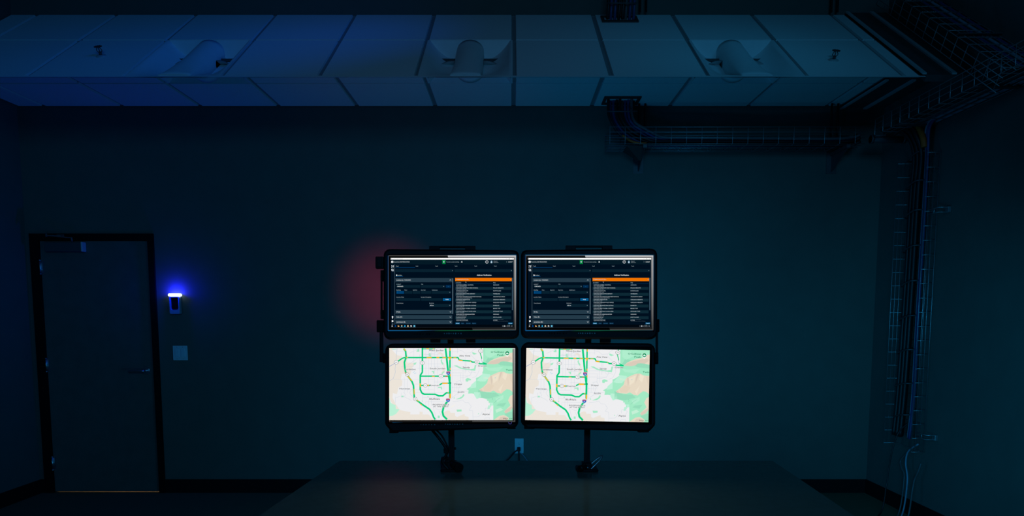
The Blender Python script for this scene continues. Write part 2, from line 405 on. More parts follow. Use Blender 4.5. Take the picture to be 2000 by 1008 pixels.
def floor_cable(name, label, pts, r_, mt, grp=None):
    o = thing(name, label, 'cable', pts[0], grp)
    m = MB(); m.tube(smooth_path(pts), r_, 8); local(m, pts[0]).build('jacket', mt, o); return o
q = pc
floor_cable('power_cable', 'thin pale cord running down to the right from below the wall outlet', [(q.x - .0, -.016, q.z - .052), (q.x + .035, -.03, q.z - .075), (q.x + .075, -.04, q.z - .13), (q.x + .09, -.05, .25), (q.x + .12, -.07, .012), (q.x + .3, -.2, .012)], .0035, M['clight'])
floor_cable('power_cable', 'dark cord sagging to the left from below the wall outlet', [(q.x - .02, -.016, q.z - .035), (q.x - .05, -.03, q.z - .06), (q.x - .085, -.04, q.z - .10), (q.x - .12, -.05, .25), (q.x - .18, -.08, .012), (q.x - .35, -.2, .012)], .006, M['rubber'])

# ------------------------------------------------------------------ desk
HZ = .75
c0 = at_z(662, 900, HZ); c1 = at_z(1510, 900, HZ); c2 = at_z(1602, 962, HZ); c3 = at_z(571, 962, HZ)
fy = c0.y - 1.12
fl = c0.lerp(c3, (fy - c0.y) / (c3.y - c0.y)); fr = c1.lerp(c2, (fy - c1.y) / (c2.y - c1.y))
dk = thing('desk', 'wide glossy dark desk under the four monitors', 'desk', ((c0.x + c1.x) / 2, c0.y - .4, 0))
m = MB()
top = rounded([(c0.x, c0.y), (fl.x, fl.y), (fr.x, fr.y), (c1.x, c1.y)], .02, 3)
ctr = Vector(((c0.x + c1.x) / 2, c0.y - .5))
ins = lambda k: [(ctr.x + (x - ctr.x) * k, ctr.y + (y - ctr.y) * k) for x, y in top]
m.rings([[(x, y, HZ - .03) for x, y in top], [(x, y, HZ - .003) for x, y in top], [(x, y, HZ) for x, y in ins(.997)]])
local(m, dk.location).build('desk_top', M['desk'], dk)
for x in (c0.x + .14, c1.x - .14):
    m = MB(); m.rbox((x - .04, c0.y - .5 - .035, .02), (x + .04, c0.y - .5 + .035, HZ - .07), .008, 2); m.rbox((x - .035, c0.y - .9, 0), (x + .035, c0.y - .12, .022), .006, 2)
    local(m, dk.location).build('leg', M['pole'], dk)
m = MB(); m.box((c0.x + .1, c0.y - .55, HZ - .07), (c1.x - .1, c0.y - .45, HZ - .03)); 
for x in (c0.x + .14, c1.x - .14): m.box((x - .03, c0.y - .9, HZ - .068), (x + .03, c0.y - .1, HZ - .031))
local(m, dk.location).build('desk_frame', M['pole'], dk)

# ------------------------------------------------------------------ displays
class Disp:
    """flat picture shown by a screen; coordinates in the picture's own units"""
    def __init__(s, cx, cy, S): s.cx, s.cy, s.S = cx, cy, S; s.v = []; s.f = []; s.c = []; s.base = 0
    def P(s, x, y, L): return ((x - s.cx) * s.S, (s.cy - y) * s.S, .0003 * L)
    def poly(s, pts, col, L, cols=None):
        k = len(s.v); s.v += [s.P(x, y, L) for x, y in pts]
        a = sum(pts[i - 1][0] * pts[i][1] - pts[i][0] * pts[i - 1][1] for i in range(len(pts)))
        idx = list(range(k, k + len(pts)))
        cc = [lin(col)] * len(pts) if cols is None else [lin(q) for q in cols]
        if a > 0: idx.reverse(); cc = cc[::-1]
        s.f.append(idx); s.c.append(cc)
    def rect(s, x0, y0, x1, y1, col, L): s.poly([(x0, y0), (x1, y0), (x1, y1), (x0, y1)], col, L)
    def circ(s, x, y, rx, ry, col, L, n=20): s.poly([(x + rx * math.cos(2 * math.pi * i / n), y + ry * math.sin(2 * math.pi * i / n)) for i in range(n)], col, L)
    def line(s, pts, w, col, L, cap=True):
        for i in range(len(pts) - 1):
            a = Vector(pts[i]); b = Vector(pts[i + 1]); d = b - a
            if d.length < 1e-6: continue
            d.normalize(); nrm = Vector((-d.y, d.x)) * (w / 2)
            s.poly([tuple(a + nrm), tuple(b + nrm), tuple(b - nrm), tuple(a - nrm)], col, L)
            if cap and 0 < i: s.circ(a.x, a.y, w / 2, w / 2, col, L, 8)
    def text(s, body, x0, y, h, col, L, x1=None, bold=0.0, xc=None):
        """cap height h centred on y, from x0 (to x1 when given); xc centres it"""
        vs, fs, w = glyphs(body, bold)
        if not vs: return
        ky = h / CAP; kx = ky if x1 is None else (x1 - x0) / w
        if xc is not None: x0 = xc - w * kx / 2
        k = len(s.v); lc = lin(col)
        s.v += [s.P(x0 + vx * kx, y + h / 2 - vy * ky, L) for vx, vy in vs]
        for f in fs: s.f.append([i + k for i in f]); s.c.append([lc] * len(f))
    def build(s, name):
        me = bpy.data.meshes.new(name)
        me.from_pydata(s.v, [], s.f); me.update()
        at = me.color_attributes.new('picture', 'FLOAT_COLOR', 'CORNER')
        buf = [ch for cc in s.c for c in cc for ch in (*c, 1.0)]
        at.data.foreach_set('color', buf)
        me.materials.append(M['display']); me.materials.append(M['display_detail'])
        mi = [0] * s.base + [1] * (len(s.f) - s.base)
        me.polygons.foreach_set('material_index', mi); return me
def dispmat(name, sampling):
    m = bpy.data.materials.new(name); m.use_nodes = True; nt = m.node_tree; nt.nodes.clear()
    e = nt.nodes.new('ShaderNodeEmission'); o = nt.nodes.new('ShaderNodeOutputMaterial'); a = nt.nodes.new('ShaderNodeAttribute')
    a.attribute_name = 'picture'; nt.links.new(a.outputs['Color'], e.inputs[0]); nt.links.new(e.outputs[0], o.inputs[0])
    m.cycles.emission_sampling = sampling; return m
M['display'] = dispmat('display_light', 'AUTO'); M['display_detail'] = dispmat('display_light_detail', 'NONE')
_gc = {}
def glyphs(body, bold=0.0):
    key = (body, bold)
    if key in _gc: return _gc[key]
    cu = bpy.data.curves.new('t', 'FONT'); cu.body = body; cu.size = 1; cu.resolution_u = 2; cu.offset = bold; cu.fill_mode = 'FRONT' if hasattr(cu, 'fill_mode') else cu.fill_mode
    ob = bpy.data.objects.new('t', cu); COL.objects.link(ob)
    dg = bpy.context.evaluated_depsgraph_get(); ev = ob.evaluated_get(dg); me = ev.to_mesh()
    vs = [(v.co.x, v.co.y) for v in me.vertices]; fs = []
    for p_ in me.polygons:
        ii = list(p_.vertices)
        ar = sum(vs[ii[i - 1]][0] * vs[ii[i]][1] - vs[ii[i]][0] * vs[ii[i - 1]][1] for i in range(len(ii)))
        fs.append(ii if ar > 0 else ii[::-1])
    ev.to_mesh_clear(); bpy.data.objects.remove(ob); bpy.data.curves.remove(cu)
    if vs:
        xm = min(v[0] for v in vs); xM = max(v[0] for v in vs); vs = [(v[0] - xm, v[1]) for v in vs]; w = xM - xm
    else: w = 0
    _gc[key] = (vs, fs, w); return _gc[key]
CAP = 1.0
CAP = max(v[1] for v in glyphs('H')[0])

def picture_frame(d, L, top=True):  # glare on the grey bevels is painted into the frame's emitted colours
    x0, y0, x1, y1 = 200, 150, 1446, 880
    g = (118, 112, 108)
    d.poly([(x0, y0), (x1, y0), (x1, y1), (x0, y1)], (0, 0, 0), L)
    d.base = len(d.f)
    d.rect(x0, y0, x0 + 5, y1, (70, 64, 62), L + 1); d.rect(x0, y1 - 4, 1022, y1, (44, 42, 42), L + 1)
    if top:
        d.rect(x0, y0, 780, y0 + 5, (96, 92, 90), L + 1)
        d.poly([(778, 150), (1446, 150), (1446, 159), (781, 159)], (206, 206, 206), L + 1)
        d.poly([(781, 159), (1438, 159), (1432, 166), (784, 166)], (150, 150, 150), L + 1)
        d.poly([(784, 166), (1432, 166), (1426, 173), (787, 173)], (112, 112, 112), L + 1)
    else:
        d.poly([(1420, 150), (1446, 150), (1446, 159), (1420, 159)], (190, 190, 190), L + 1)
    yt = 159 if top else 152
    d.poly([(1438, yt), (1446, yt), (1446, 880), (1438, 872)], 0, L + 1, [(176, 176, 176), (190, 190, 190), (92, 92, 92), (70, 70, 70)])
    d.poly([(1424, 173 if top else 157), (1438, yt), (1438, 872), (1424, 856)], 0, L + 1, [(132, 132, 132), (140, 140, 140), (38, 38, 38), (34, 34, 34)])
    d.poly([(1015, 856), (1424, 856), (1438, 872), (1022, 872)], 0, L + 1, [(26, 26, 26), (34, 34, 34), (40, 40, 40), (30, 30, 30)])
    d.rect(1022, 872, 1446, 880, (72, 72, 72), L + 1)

def form_picture(S):
    d = Disp(823, 515, S)
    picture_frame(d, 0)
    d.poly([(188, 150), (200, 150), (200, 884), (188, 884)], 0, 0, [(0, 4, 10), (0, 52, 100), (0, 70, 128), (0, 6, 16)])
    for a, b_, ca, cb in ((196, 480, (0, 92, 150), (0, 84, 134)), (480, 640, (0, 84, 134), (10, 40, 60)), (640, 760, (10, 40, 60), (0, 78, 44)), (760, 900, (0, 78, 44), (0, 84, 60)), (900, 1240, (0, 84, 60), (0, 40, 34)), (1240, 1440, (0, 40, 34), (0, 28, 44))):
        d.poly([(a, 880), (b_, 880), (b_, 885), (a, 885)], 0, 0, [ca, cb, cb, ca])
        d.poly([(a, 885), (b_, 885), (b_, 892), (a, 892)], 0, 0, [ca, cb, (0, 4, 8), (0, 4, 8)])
    W = (214, 222, 228); Gt = (168, 184, 194); fld = (8, 32, 46); pan = (36, 58, 72); bg = (0, 15, 30)
    d.rect(220, 172, 1425, 855, bg, 2)
    d.rect(220, 174, 1425, 190, (252, 252, 252), 3); d.rect(221, 176, 228, 188, (120, 120, 120), 4)
    d.text('PremierOne CAD Workstation', 230, 183, 6, (120, 120, 120), 4, 340)
    d.line([(1352, 182), (1358, 182)], 1.6, (110, 110, 110), 4); d.rect(1378, 178, 1386, 186, (120, 120, 120), 4); d.rect(1380, 180, 1384, 184, (250, 250, 250), 5)
    d.line([(1408, 178), (1415, 186)], 1.6, (120, 120, 120), 4); d.line([(1415, 178), (1408, 186)], 1.6, (120, 120, 120), 4)
    d.rect(220, 190, 1425, 237, (4, 25, 37), 3)
    d.circ(237, 213, 11, 11, (240, 243, 246), 4); d.circ(237, 214, 5.5, 5, (70, 90, 105), 5); d.circ(237, 210, 3.5, 3, (240, 243, 246), 6)
    d.text('PremierOne CAD PRODUCTION', 252, 213, 8, (196, 206, 214), 4, 405, .012)
    d.rect(727, 193, 757, 232, (0, 132, 62), 4); d.circ(741, 212, 7, 7, (205, 214, 226), 5); d.circ(741, 211, 4, 4, (120, 140, 170), 6)
    d.rect(757, 193, 935, 232, (0, 19, 32), 4)
    d.text('You have no active warnings', 765, 213, 7.5, (170, 186, 198), 5, 890)
    d.line([(911, 207), (923, 219)], 3, (230, 236, 240), 5); d.line([(923, 207), (911, 219)], 3, (230, 236, 240), 5)
    d.circ(1162, 213, 15, 15, (206, 212, 218), 4); d.circ(1162, 213, 11.5, 11.5, (4, 25, 37), 5); d.text('?', 0, 213, 13, (225, 230, 235), 6, xc=1162, bold=.02)
    d.circ(1207, 213, 11, 14, (70, 112, 140), 4); d.circ(1207, 208, 4.5, 5, (205, 226, 238), 5); d.poly([(1199, 224), (1201, 216), (1207, 214), (1213, 216), (1215, 224)], (205, 226, 238), 5)
    d.text('Dispatch', 1228, 206, 6.5, Gt, 4, 1265); d.text('Supervisor', 1228, 219, 6.5, Gt, 4, 1276)
    d.circ(1355, 213, 2.5, 2.5, Gt, 4); d.text('22:08:07', 1371, 213, 8, W, 4, 1412, .01)
    # rail
    d.rect(258, 237, 262, 826, (62, 82, 96), 3)
    for (x, y) in ((229, 247), (243, 247), (229, 261)):
        d.rect(x, y, x + 8, y + 2.6, W, 4); d.rect(x if x < 240 else x + 5.5, y, (x if x < 240 else x + 5.5) + 2.6, y + 8, W, 4)
    d.poly([(239, 254), (250, 258), (250, 266), (242, 266)], W, 4)
    d.rect(233, 288, 252, 304, (150, 164, 176), 4); d.rect(229, 282, 247, 298, (235, 240, 244), 5); d.rect(232, 285, 244, 295, bg, 6)
    d.circ(240, 751, 7.5, 7.5, (246, 248, 250), 4); d.rect(237, 756, 243, 767, (246, 248, 250), 4)
    d.poly([(232, 784), (247, 784), (247, 799), (238, 799), (233, 803)], (246, 248, 250), 4)
    for i in range(3): d.rect(233 + i * 5, 818, 236 + i * 5, 823, (150, 164, 176), 4)
    # tabs
    for i, x in enumerate((273, 465, 657, 848, 1040, 1232)): d.text('Task%d' % (i + 1), x, 254, 7.5, W if i == 0 else Gt, 4, x + 25)
    d.rect(270, 265, 459, 270, (0, 48, 88), 4)
    d.rect(269, 284, 835, 312, fld, 4); d.rect(845, 284, 1413, 312, fld, 4)
    for x in (827, 1402): d.poly([(x - 4, 296), (x + 4, 296), (x, 301)], Gt, 5)
    d.poly([(275, 337), (282, 337), (286, 341), (286, 349), (275, 349)], (250, 250, 250), 4); d.text('Incident', 293, 343, 8, W, 4, 332)
    d.rect(269, 353, 342, 357, (0, 62, 112), 4)
    def panel(y0, y1, t, x1, up=False):
        d.rect(268, y0, 824, y1, pan, 4); yc = (y0 + y1) / 2 - 1; d.text(t, 278, yc, 9, (222, 228, 232), 5, x1, .012)
        s_ = -1 if up else 1
        d.line([(799, yc - 2.5 * s_), (806, yc + 3.5 * s_), (813, yc - 2.5 * s_)], 3, (216, 222, 228), 5)
    panel(371, 411, 'Location (L) : CHICAGO', 418, True); panel(683, 723, 'RP (R) :', 320); panel(733, 772, 'Caller (F) :', 338); panel(782, 820, 'Jurisdiction (B) :', 370)
    def lab(t, x0, x1, y): d.text(t, x0, y, 7, (176, 190, 200), 4, x1)
    lab('Location*', 278, 323, 430); lab('City', 519, 538, 430)
    for (a, b) in ((278, 511), (519, 751)): d.rect(a, 439, b, 466, fld, 4)
    d.rect(760, 439, 812, 466, (0, 42, 80), 4); d.text('Go', 0, 453, 7, (40, 110, 150), 5, xc=786)
    d.text('CHICAGO', 285, 452, 9, (230, 236, 240), 5, 344, .012); d.poly([(736, 450), (744, 450), (740, 455)], Gt, 5)
    for t, a, b in (('Building', 278, 320), ('Floor', 358, 383), ('Apt/Unit', 438, 480), ('Zip Code', 518, 562), ('Subdivision', 625, 681)): lab(t, a, b, 488)
    for a, b in ((358, 433), (438, 511), (519, 619), (625, 812)): d.rect(a, 497, b, 524, fld, 4)
    d.rect(278, 497, 352, 524, (0, 62, 110), 4); d.rect(285, 501, 287, 520, (0, 100, 160), 5); d.poly([(796, 508), (804, 508), (800, 513)], Gt, 5)
    lab('Location Name', 278, 351, 557); lab('Location Description', 518, 617, 557)
    d.rect(278, 567, 511, 594, fld, 4); d.rect(519, 567, 725, 594, fld, 4); d.rect(732, 567, 812, 594, (0, 86, 140), 4); d.text('Verify', 757, 580, 8.5, (215, 235, 245), 5, 788, .012)
    lab('Cross Streets', 278, 344, 616); lab('Event Loc', 599, 645, 616)
    d.rect(598, 625, 812, 653, fld, 4); d.text('All Loc', 605, 638, 9, (226, 232, 238), 5, 642, .012); d.poly([(796, 636), (804, 636), (800, 641)], Gt, 5)
    d.rect(825, 373, 832, 722, (92, 112, 126), 4)
    # results
    d.rect(840, 318, 843, 826, (3, 24, 36), 3)
    d.text('Address Verification', 1063, 342, 11, (226, 230, 234), 4, 1207, .02)
    d.rect(852, 369, 1405, 401, (236, 116, 0), 4); d.text('COMMONPLACE (26) :', 859, 384, 9.5, (196, 190, 170), 5, 988, .012)
    d.line([(1391, 388), (1396, 382), (1401, 388)], 2.4, (200, 190, 170), 5)
    d.rect(1407, 369, 1416, 685, (58, 82, 100), 4)
    d.text('Location', 859, 416, 8, (180, 192, 202), 4, 910); d.text('City', 1224, 416, 8, (180, 192, 202), 4, 1248)
    d.poly([(953, 408), (961, 409), (958, 418)], (190, 196, 202), 5); d.rect(852, 425, 1400, 428, (0, 50, 92), 4)
    rows = [('CHICAGO ANIMAL CONTROL', 1032, '2741 S WESTERN AVE', 963, 'CHICAGO', 1281), ('CHICAGO CHRISTIAN HIGH SCHOOL', 1076, '12001 S OAK PARK AVE', 962, 'PALOS HEIGHTS', 1323),
            ('CHICAGO DATA CTR', 980, '601 NORTHWEST AVE', 963, 'NORTHLAKE', 1300), ('CHICAGO EXECUTIVE AIRPORT', 1046, '1020 PLANT RD', 937, 'WHEELING', 1291),
            ('CHICAGO FUTABAKAI JAPANESE SCHOOL', 1110, '2550 N ARLINGTON HEIGHTS RD', 1018, 'ARLINGTON HEIGH', 1338), ('CHICAGO HEIGHTS FD', 996, '1601 CHICAGO RD', 947, 'CHICAGO HEIGHTS', 1340),
            ('CHICAGO HEIGHTS POST OFFICE', 1058, '41 W OTTO BLVD', 940, 'CHICAGO HEIGHTS', 1340), ('CHICAGO MAGNESIUM CASTING', 1056, '14101 S SEELEY', 940, 'DIXMOOR', 1282),
            ('CHICAGO MAR THOMA CHURCH', 1054, '8600 N WALL ST', 942, 'MAINE TWP', 1294), ('CHICAGO METALLIC DOOR AREA', 1056, '4849 S AUSTIN', 940, 'STICKNEY TWP', 1317),
            ('CHICAGO PD HEADQUARTERS', 1042, '3510 S MICHIGAN AVE', 965, 'CHICAGO', 1281), ('CHICAGO PD 003', 957, '630 W FOSTER AVE', 948, 'DES PLAINES', 1305), ('CHICAGO PORTAGE', 976, '4800 S HARLEM AVE', 985, 'LYONS', 1265)]
    for i, (a, ax, b, bx, c, cx_) in enumerate(rows):
        y = 438.5 + 28.65 * i
        if i % 2: d.rect(852, y - 9, 1400, y + 18.5, (13, 40, 52), 4)
        d.text(a, 862, y, 8.5, (172, 186, 196), 5, ax, .01); d.text(c, 1224, y, 8.5, (172, 186, 196), 5, cx_, .01)
        if i < 12: d.text(b, 862, y + 13, 7, (138, 156, 168), 5, bx)
        else: d.text(b, 862, y + 11, 3.5, (70, 92, 106), 5, bx)
    d.text('Activate Windows', 1272, 776, 6, (78, 92, 104), 5, 1324); d.text('Go to Settings to activate Windows.', 1226, 792, 6, (78, 92, 104), 5, 1372)
    for a, b, t, on in ((855, 897, 'Select', 1), (908, 943, 'Map It', 0), (955, 1005, 'Override', 0), (1016, 1058, 'Bypass', 0), (1370, 1414, 'Cancel', 1)):
        d.rect(a, 805, b, 822, (0, 88, 136) if on else (0, 36, 64), 4); d.text(t, a + 5, 813.5, 7.5, (214, 236, 246) if on else (70, 116, 144), 5, b - 5, .01 if on else 0)
    # taskbar
    d.rect(220, 826, 1425, 853, (2, 8, 16), 4); d.rect(220, 853, 1425, 855, (40, 46, 52), 4)
    for ix in (0, 1):
        for iy in (0, 1): d.rect(231 + ix * 5.5, 835.5 + iy * 5.5, 235.8 + ix * 5.5, 840.3 + iy * 5.5, (216, 220, 226), 5)
    d.circ(268, 840, 6.5, 8, (0, 84, 170), 5); d.poly([(263, 838), (272, 834), (275, 840), (266, 846)], (0, 60, 130), 6)
    d.rect(291, 837, 306, 847, (228, 150, 60), 5); d.rect(291, 834, 298, 838, (240, 190, 120), 5); d.rect(297, 841, 303, 847, (235, 225, 200), 6)
    d.circ(330, 840, 7.5, 8, (60, 160, 190), 5); d.poly([(323, 836), (330, 832), (337, 836), (330, 840)], (240, 180, 70), 6); d.circ(330, 841, 3, 3, (240, 240, 240), 7)
    d.circ(360, 840, 7.5, 8, (0, 130, 205), 5); d.poly([(354, 845), (361, 834), (368, 838), (361, 847)], (60, 190, 230), 6)
    d.rect(384, 833, 396, 847, (228, 222, 205), 5); d.rect(387, 836, 391, 842, (150, 120, 60), 6); d.poly([(391, 847), (398, 838), (399, 847)], (235, 170, 60), 6)
    d.circ(422, 840, 8, 4.5, (240, 243, 246), 5); d.circ(419, 838, 4.5, 4.5, (240, 243, 246), 5)
    d.rect(440, 828, 466, 853, (34, 58, 76), 5); d.rect(446, 833, 460, 847, (60, 184, 226), 6); d.rect(449, 836, 457, 844, (150, 222, 244), 7)
    for x0, x1 in ((316, 344), (346, 374), (376, 404), (406, 434), (440, 466)): d.rect(x0, 851, x1, 853.5, (70, 96, 112), 6)
    d.poly([(1311, 842), (1315, 837), (1319, 842)], Gt, 5); d.rect(1327, 835, 1336, 846, (204, 210, 216), 5); d.rect(1341, 837, 1350, 844, (150, 160, 170), 5)
    d.text('10:13 PM', 1359, 834, 5.5, (200, 206, 212), 5, 1387); d.text('2/22/2023', 1357, 845, 5.5, (150, 160, 170), 5, 1389)
    d.rect(1399, 835, 1411, 845, (130, 140, 150), 5); d.rect(1401, 837, 1409, 843, (2, 8, 16), 6)
    return d.build('form_picture')

def map_picture(S, framed):
    d = Disp(810, 506, S) if not framed else Disp(823, 515, S)
    b = 0
    if framed:
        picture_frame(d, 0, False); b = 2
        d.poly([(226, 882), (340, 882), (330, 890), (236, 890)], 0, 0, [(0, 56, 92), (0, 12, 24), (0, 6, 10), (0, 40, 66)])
    d.rect(200, 150, 1421, 862, (238, 238, 240), b)
    if not framed: d.base = len(d.f)
    BE = (236, 228, 217); MI = (163, 234, 197); ML = (187, 241, 215); MD = (150, 221, 187); TA = (231, 217, 196); TD = (218, 203, 186); TL = (238, 226, 205)
    G = (6, 205, 127); O = (255, 180, 28); RD = (232, 62, 58); ST = (200, 210, 222)
    P = lambda pts, c, k: d.poly(pts, c, b + k)
    # land cover
    P([(200, 150), (228, 150), (232, 172), (262, 205), (285, 222), (322, 226), (326, 262), (352, 258), (352, 222), (378, 222), (376, 292), (455, 296), (440, 322), (420, 360), (384, 398), (352, 402), (324, 406), (318, 440), (312, 458), (330, 472), (326, 520), (292, 540), (286, 566), (276, 604), (236, 596), (232, 640), (262, 700), (300, 756), (262, 760), (236, 720), (200, 636)], BE, 1)
    P([(395, 380), (420, 372), (408, 410), (398, 428), (384, 404)], BE, 1)
    P([(200, 636), (214, 690), (240, 706), (262, 712), (264, 752), (304, 754), (268, 800), (232, 820), (200, 822)], ML, 2)
    P([(200, 822), (232, 820), (268, 800), (300, 760), (330, 768), (410, 784), (408, 806), (500, 806), (500, 780), (530, 780), (530, 806), (590, 806), (620, 840), (655, 862), (200, 862)], BE, 1)
    P([(720, 815), (742, 782), (778, 766), (800, 770), (806, 790), (850, 790), (852, 820), (872, 832), (896, 820), (945, 800), (948, 822), (986, 830), (986, 862), (760, 862)], BE, 1)
    P([(800, 740), (862, 700), (830, 728)], (250, 244, 222), 1)
    P([(590, 180), (612, 180), (632, 205), (640, 240), (628, 246), (606, 220), (588, 205)], BE, 1) if False else None
    P([(686, 192), (712, 190), (738, 205), (740, 238), (722, 236), (706, 212), (686, 210)], BE, 1)
    P([(744, 300), (752, 360), (748, 396), (716, 400), (720, 378), (738, 350), (734, 312)], BE, 1)
    # mountains
    P([(1130, 150), (1421, 150), (1421, 862), (1230, 862), (1230, 717), (1200, 717), (1196, 712), (1196, 692), (1184, 690), (1184, 672), (1168, 672), (1168, 658), (1120, 642), (1086, 640), (1066, 632), (1060, 606), (1018, 598), (980, 600), (986, 566), (964, 556), (1000, 535), (1030, 500), (1060, 470), (1058, 446), (1090, 432), (1126, 405), (1120, 396), (1130, 370)], MI, 1)
    for pts, c in (([(1066, 470), (1130, 400), (1200, 410), (1196, 436), (1150, 480), (1100, 480)], ML), ([(1012, 512), (1060, 470), (1060, 540), (1000, 548)], ML),
                   ([(1150, 150), (1230, 165), (1280, 200), (1190, 250), (1150, 220)], (176, 238, 206)), ([(1150, 290), (1180, 240), (1240, 250), (1180, 300)], MD), ([(1284, 276), (1330, 270), (1421, 300), (1421, 330), (1300, 320), (1270, 300)], MD),
                   ([(1140, 330), (1200, 345), (1330, 335), (1280, 380), (1180, 370)], (176, 238, 206)), ([(1130, 430), (1200, 440), (1180, 456), (1130, 450)], (205, 240, 215)), ([(1080, 560), (1170, 590), (1255, 592), (1290, 620), (1186, 650), (1080, 636)], MD),
                   ([(1040, 584), (1100, 586), (1110, 634), (1066, 654), (1040, 612)], ML), ([(1196, 690), (1226, 690), (1230, 715), (1206, 716)], ML), ([(1180, 716), (1214, 716), (1190, 752), (1172, 754)], ML),
                   ([(1280, 700), (1360, 690), (1330, 730), (1260, 720)], MD), ([(1250, 760), (1300, 740), (1330, 760), (1260, 790)], (196, 240, 214)), ([(1340, 800), (1421, 776), (1421, 850), (1380, 838)], MD), ([(1250, 650), (1330, 612), (1330, 650), (1270, 690)], (178, 238, 207))):
        P(pts, c, 2)
    P([(1168, 305), (1205, 272), (1262, 248), (1300, 236), (1345, 228), (1388, 200), (1421, 192), (1421, 292), (1376, 284), (1330, 280), (1300, 284), (1288, 300), (1240, 310)], TA, 3)
    P([(1168, 305), (1205, 278), (1262, 260), (1330, 244), (1400, 232), (1416, 252), (1376, 284), (1330, 280), (1300, 284), (1288, 300), (1240, 310)], TD, 4)
    P([(1090, 562), (1130, 535), (1168, 496), (1180, 450), (1200, 424), (1250, 400), (1290, 384), (1330, 382), (1360, 398), (1400, 404), (1421, 402), (1421, 584), (1394, 562), (1362, 556), (1330, 580), (1310, 600), (1272, 594), (1232, 570), (1200, 584), (1130, 580)], TA, 3)
    for pts, c in (([(1200, 430), (1215, 425), (1222, 470), (1212, 520)], TD), ([(1302, 386), (1320, 386), (1300, 440), (1282, 488), (1290, 430)], TD), ([(1330, 390), (1370, 404), (1350, 470), (1320, 440)], TL), ([(1220, 430), (1290, 400), (1270, 470), (1230, 500)], TL),
                   ([(1130, 540), (1180, 500), (1240, 520), (1200, 575), (1140, 575)], (228, 212, 190)), ([(1390, 410), (1421, 410), (1421, 500), (1400, 470)], (226, 211, 190)), ([(1280, 560), (1330, 500), (1300, 590)], TL), ([(1098, 562), (1112, 556), (1124, 578), (1106, 578)], TD)):
        P(pts, c, 4)
    P([(1421, 612), (1396, 624), (1376, 668), (1400, 716), (1352, 762), (1336, 778), (1350, 794), (1390, 778), (1421, 740)], TA, 3)
    P([(1412, 726), (1352, 762), (1340, 780), (1352, 796), (1392, 776), (1421, 740)], TD, 4)
    P([(1232, 862), (1290, 820), (1330, 812), (1376, 832), (1384, 850), (1370, 862)], TA, 3); P([(1280, 862), (1300, 830), (1340, 826), (1376, 838), (1360, 862)], TD, 4)
    # parks
    for pts in ([(228, 157), (272, 157), (262, 163), (232, 164)], [(468, 176), (480, 170), (480, 160), (498, 158), (498, 186), (470, 184)], [(590, 205), (606, 195), (614, 232), (606, 234), (592, 226)], [(440, 300), (472, 288), (460, 312), (444, 316)], [(620, 376), (646, 376), (644, 402), (634, 402), (632, 386), (620, 384)],
                [(682, 534), (722, 530), (724, 560), (712, 558), (708, 544), (684, 544)], [(320, 620), (342, 620), (342, 636), (320, 636)], [(680, 818), (700, 818), (700, 842), (680, 842)], [(865, 758), (916, 758), (916, 776), (872, 780)], [(955, 456), (975, 444), (1010, 456), (1008, 468), (982, 470), (980, 482), (958, 480)],
                [(836, 320), (870, 320), (920, 346), (1000, 358), (1040, 352), (1046, 318), (1062, 316), (1050, 374), (960, 364), (900, 352)], [(860, 655), (896, 640), (918, 628), (938, 600), (944, 618), (930, 636), (908, 652), (872, 656)], [(836, 648), (842, 632), (850, 648)],
                [(1020, 190), (1036, 192), (1070, 205), (1040, 214), (1024, 206)], [(708, 268), (722, 256), (722, 282), (738, 300), (730, 318), (712, 290)], [(716, 400), (746, 372), (746, 386), (726, 408)], [(574, 628), (588, 624), (586, 638)], [(520, 668), (536, 672), (524, 680)], [(1078, 540 + 264), (1084, 792), (1090, 804)]):
        P(pts, MI, 2)
    # streets
    for x, y0, y1 in ((442, 150, 330), (500, 210, 430), (563, 150, 460), (590, 150, 560), (618, 150, 340), (648, 150, 560), (680, 150, 560), (741, 440, 560), (823, 150, 400), (875, 150, 200), (905, 400, 480), (823, 400, 640), (848, 500, 580), (870, 480, 560), (960, 280, 380), (350, 440, 600), (380, 450, 590), (320, 590, 640), (530, 610, 680), (560, 680, 730), (590, 650, 730), (618, 650, 720), (648, 560, 640), (950, 220, 400), (930, 360, 480)):
        d.line([(x, y0), (x, y1)], 2, ST, b + 3, False)
    for y, x0, x1 in ((218, 545, 700), (180, 260, 345), (306, 575, 720), (350, 480, 600), (335, 320, 440), (456, 240, 640), (505, 440, 500), (560, 330, 640), (590, 460, 780), (640, 530, 700), (680, 560, 780), (210, 545, 690), (185, 820, 890), (336, 820, 960), (364, 820, 1000), (394, 820, 920), (424, 820, 1000), (500, 830, 900), (540, 830, 910), (576, 830, 980), (330, 640, 700), (372, 640, 720), (484, 640, 740), (270, 930, 1000)):
        d.line([(x0, y), (x1, y)], 2, ST, b + 3, False)
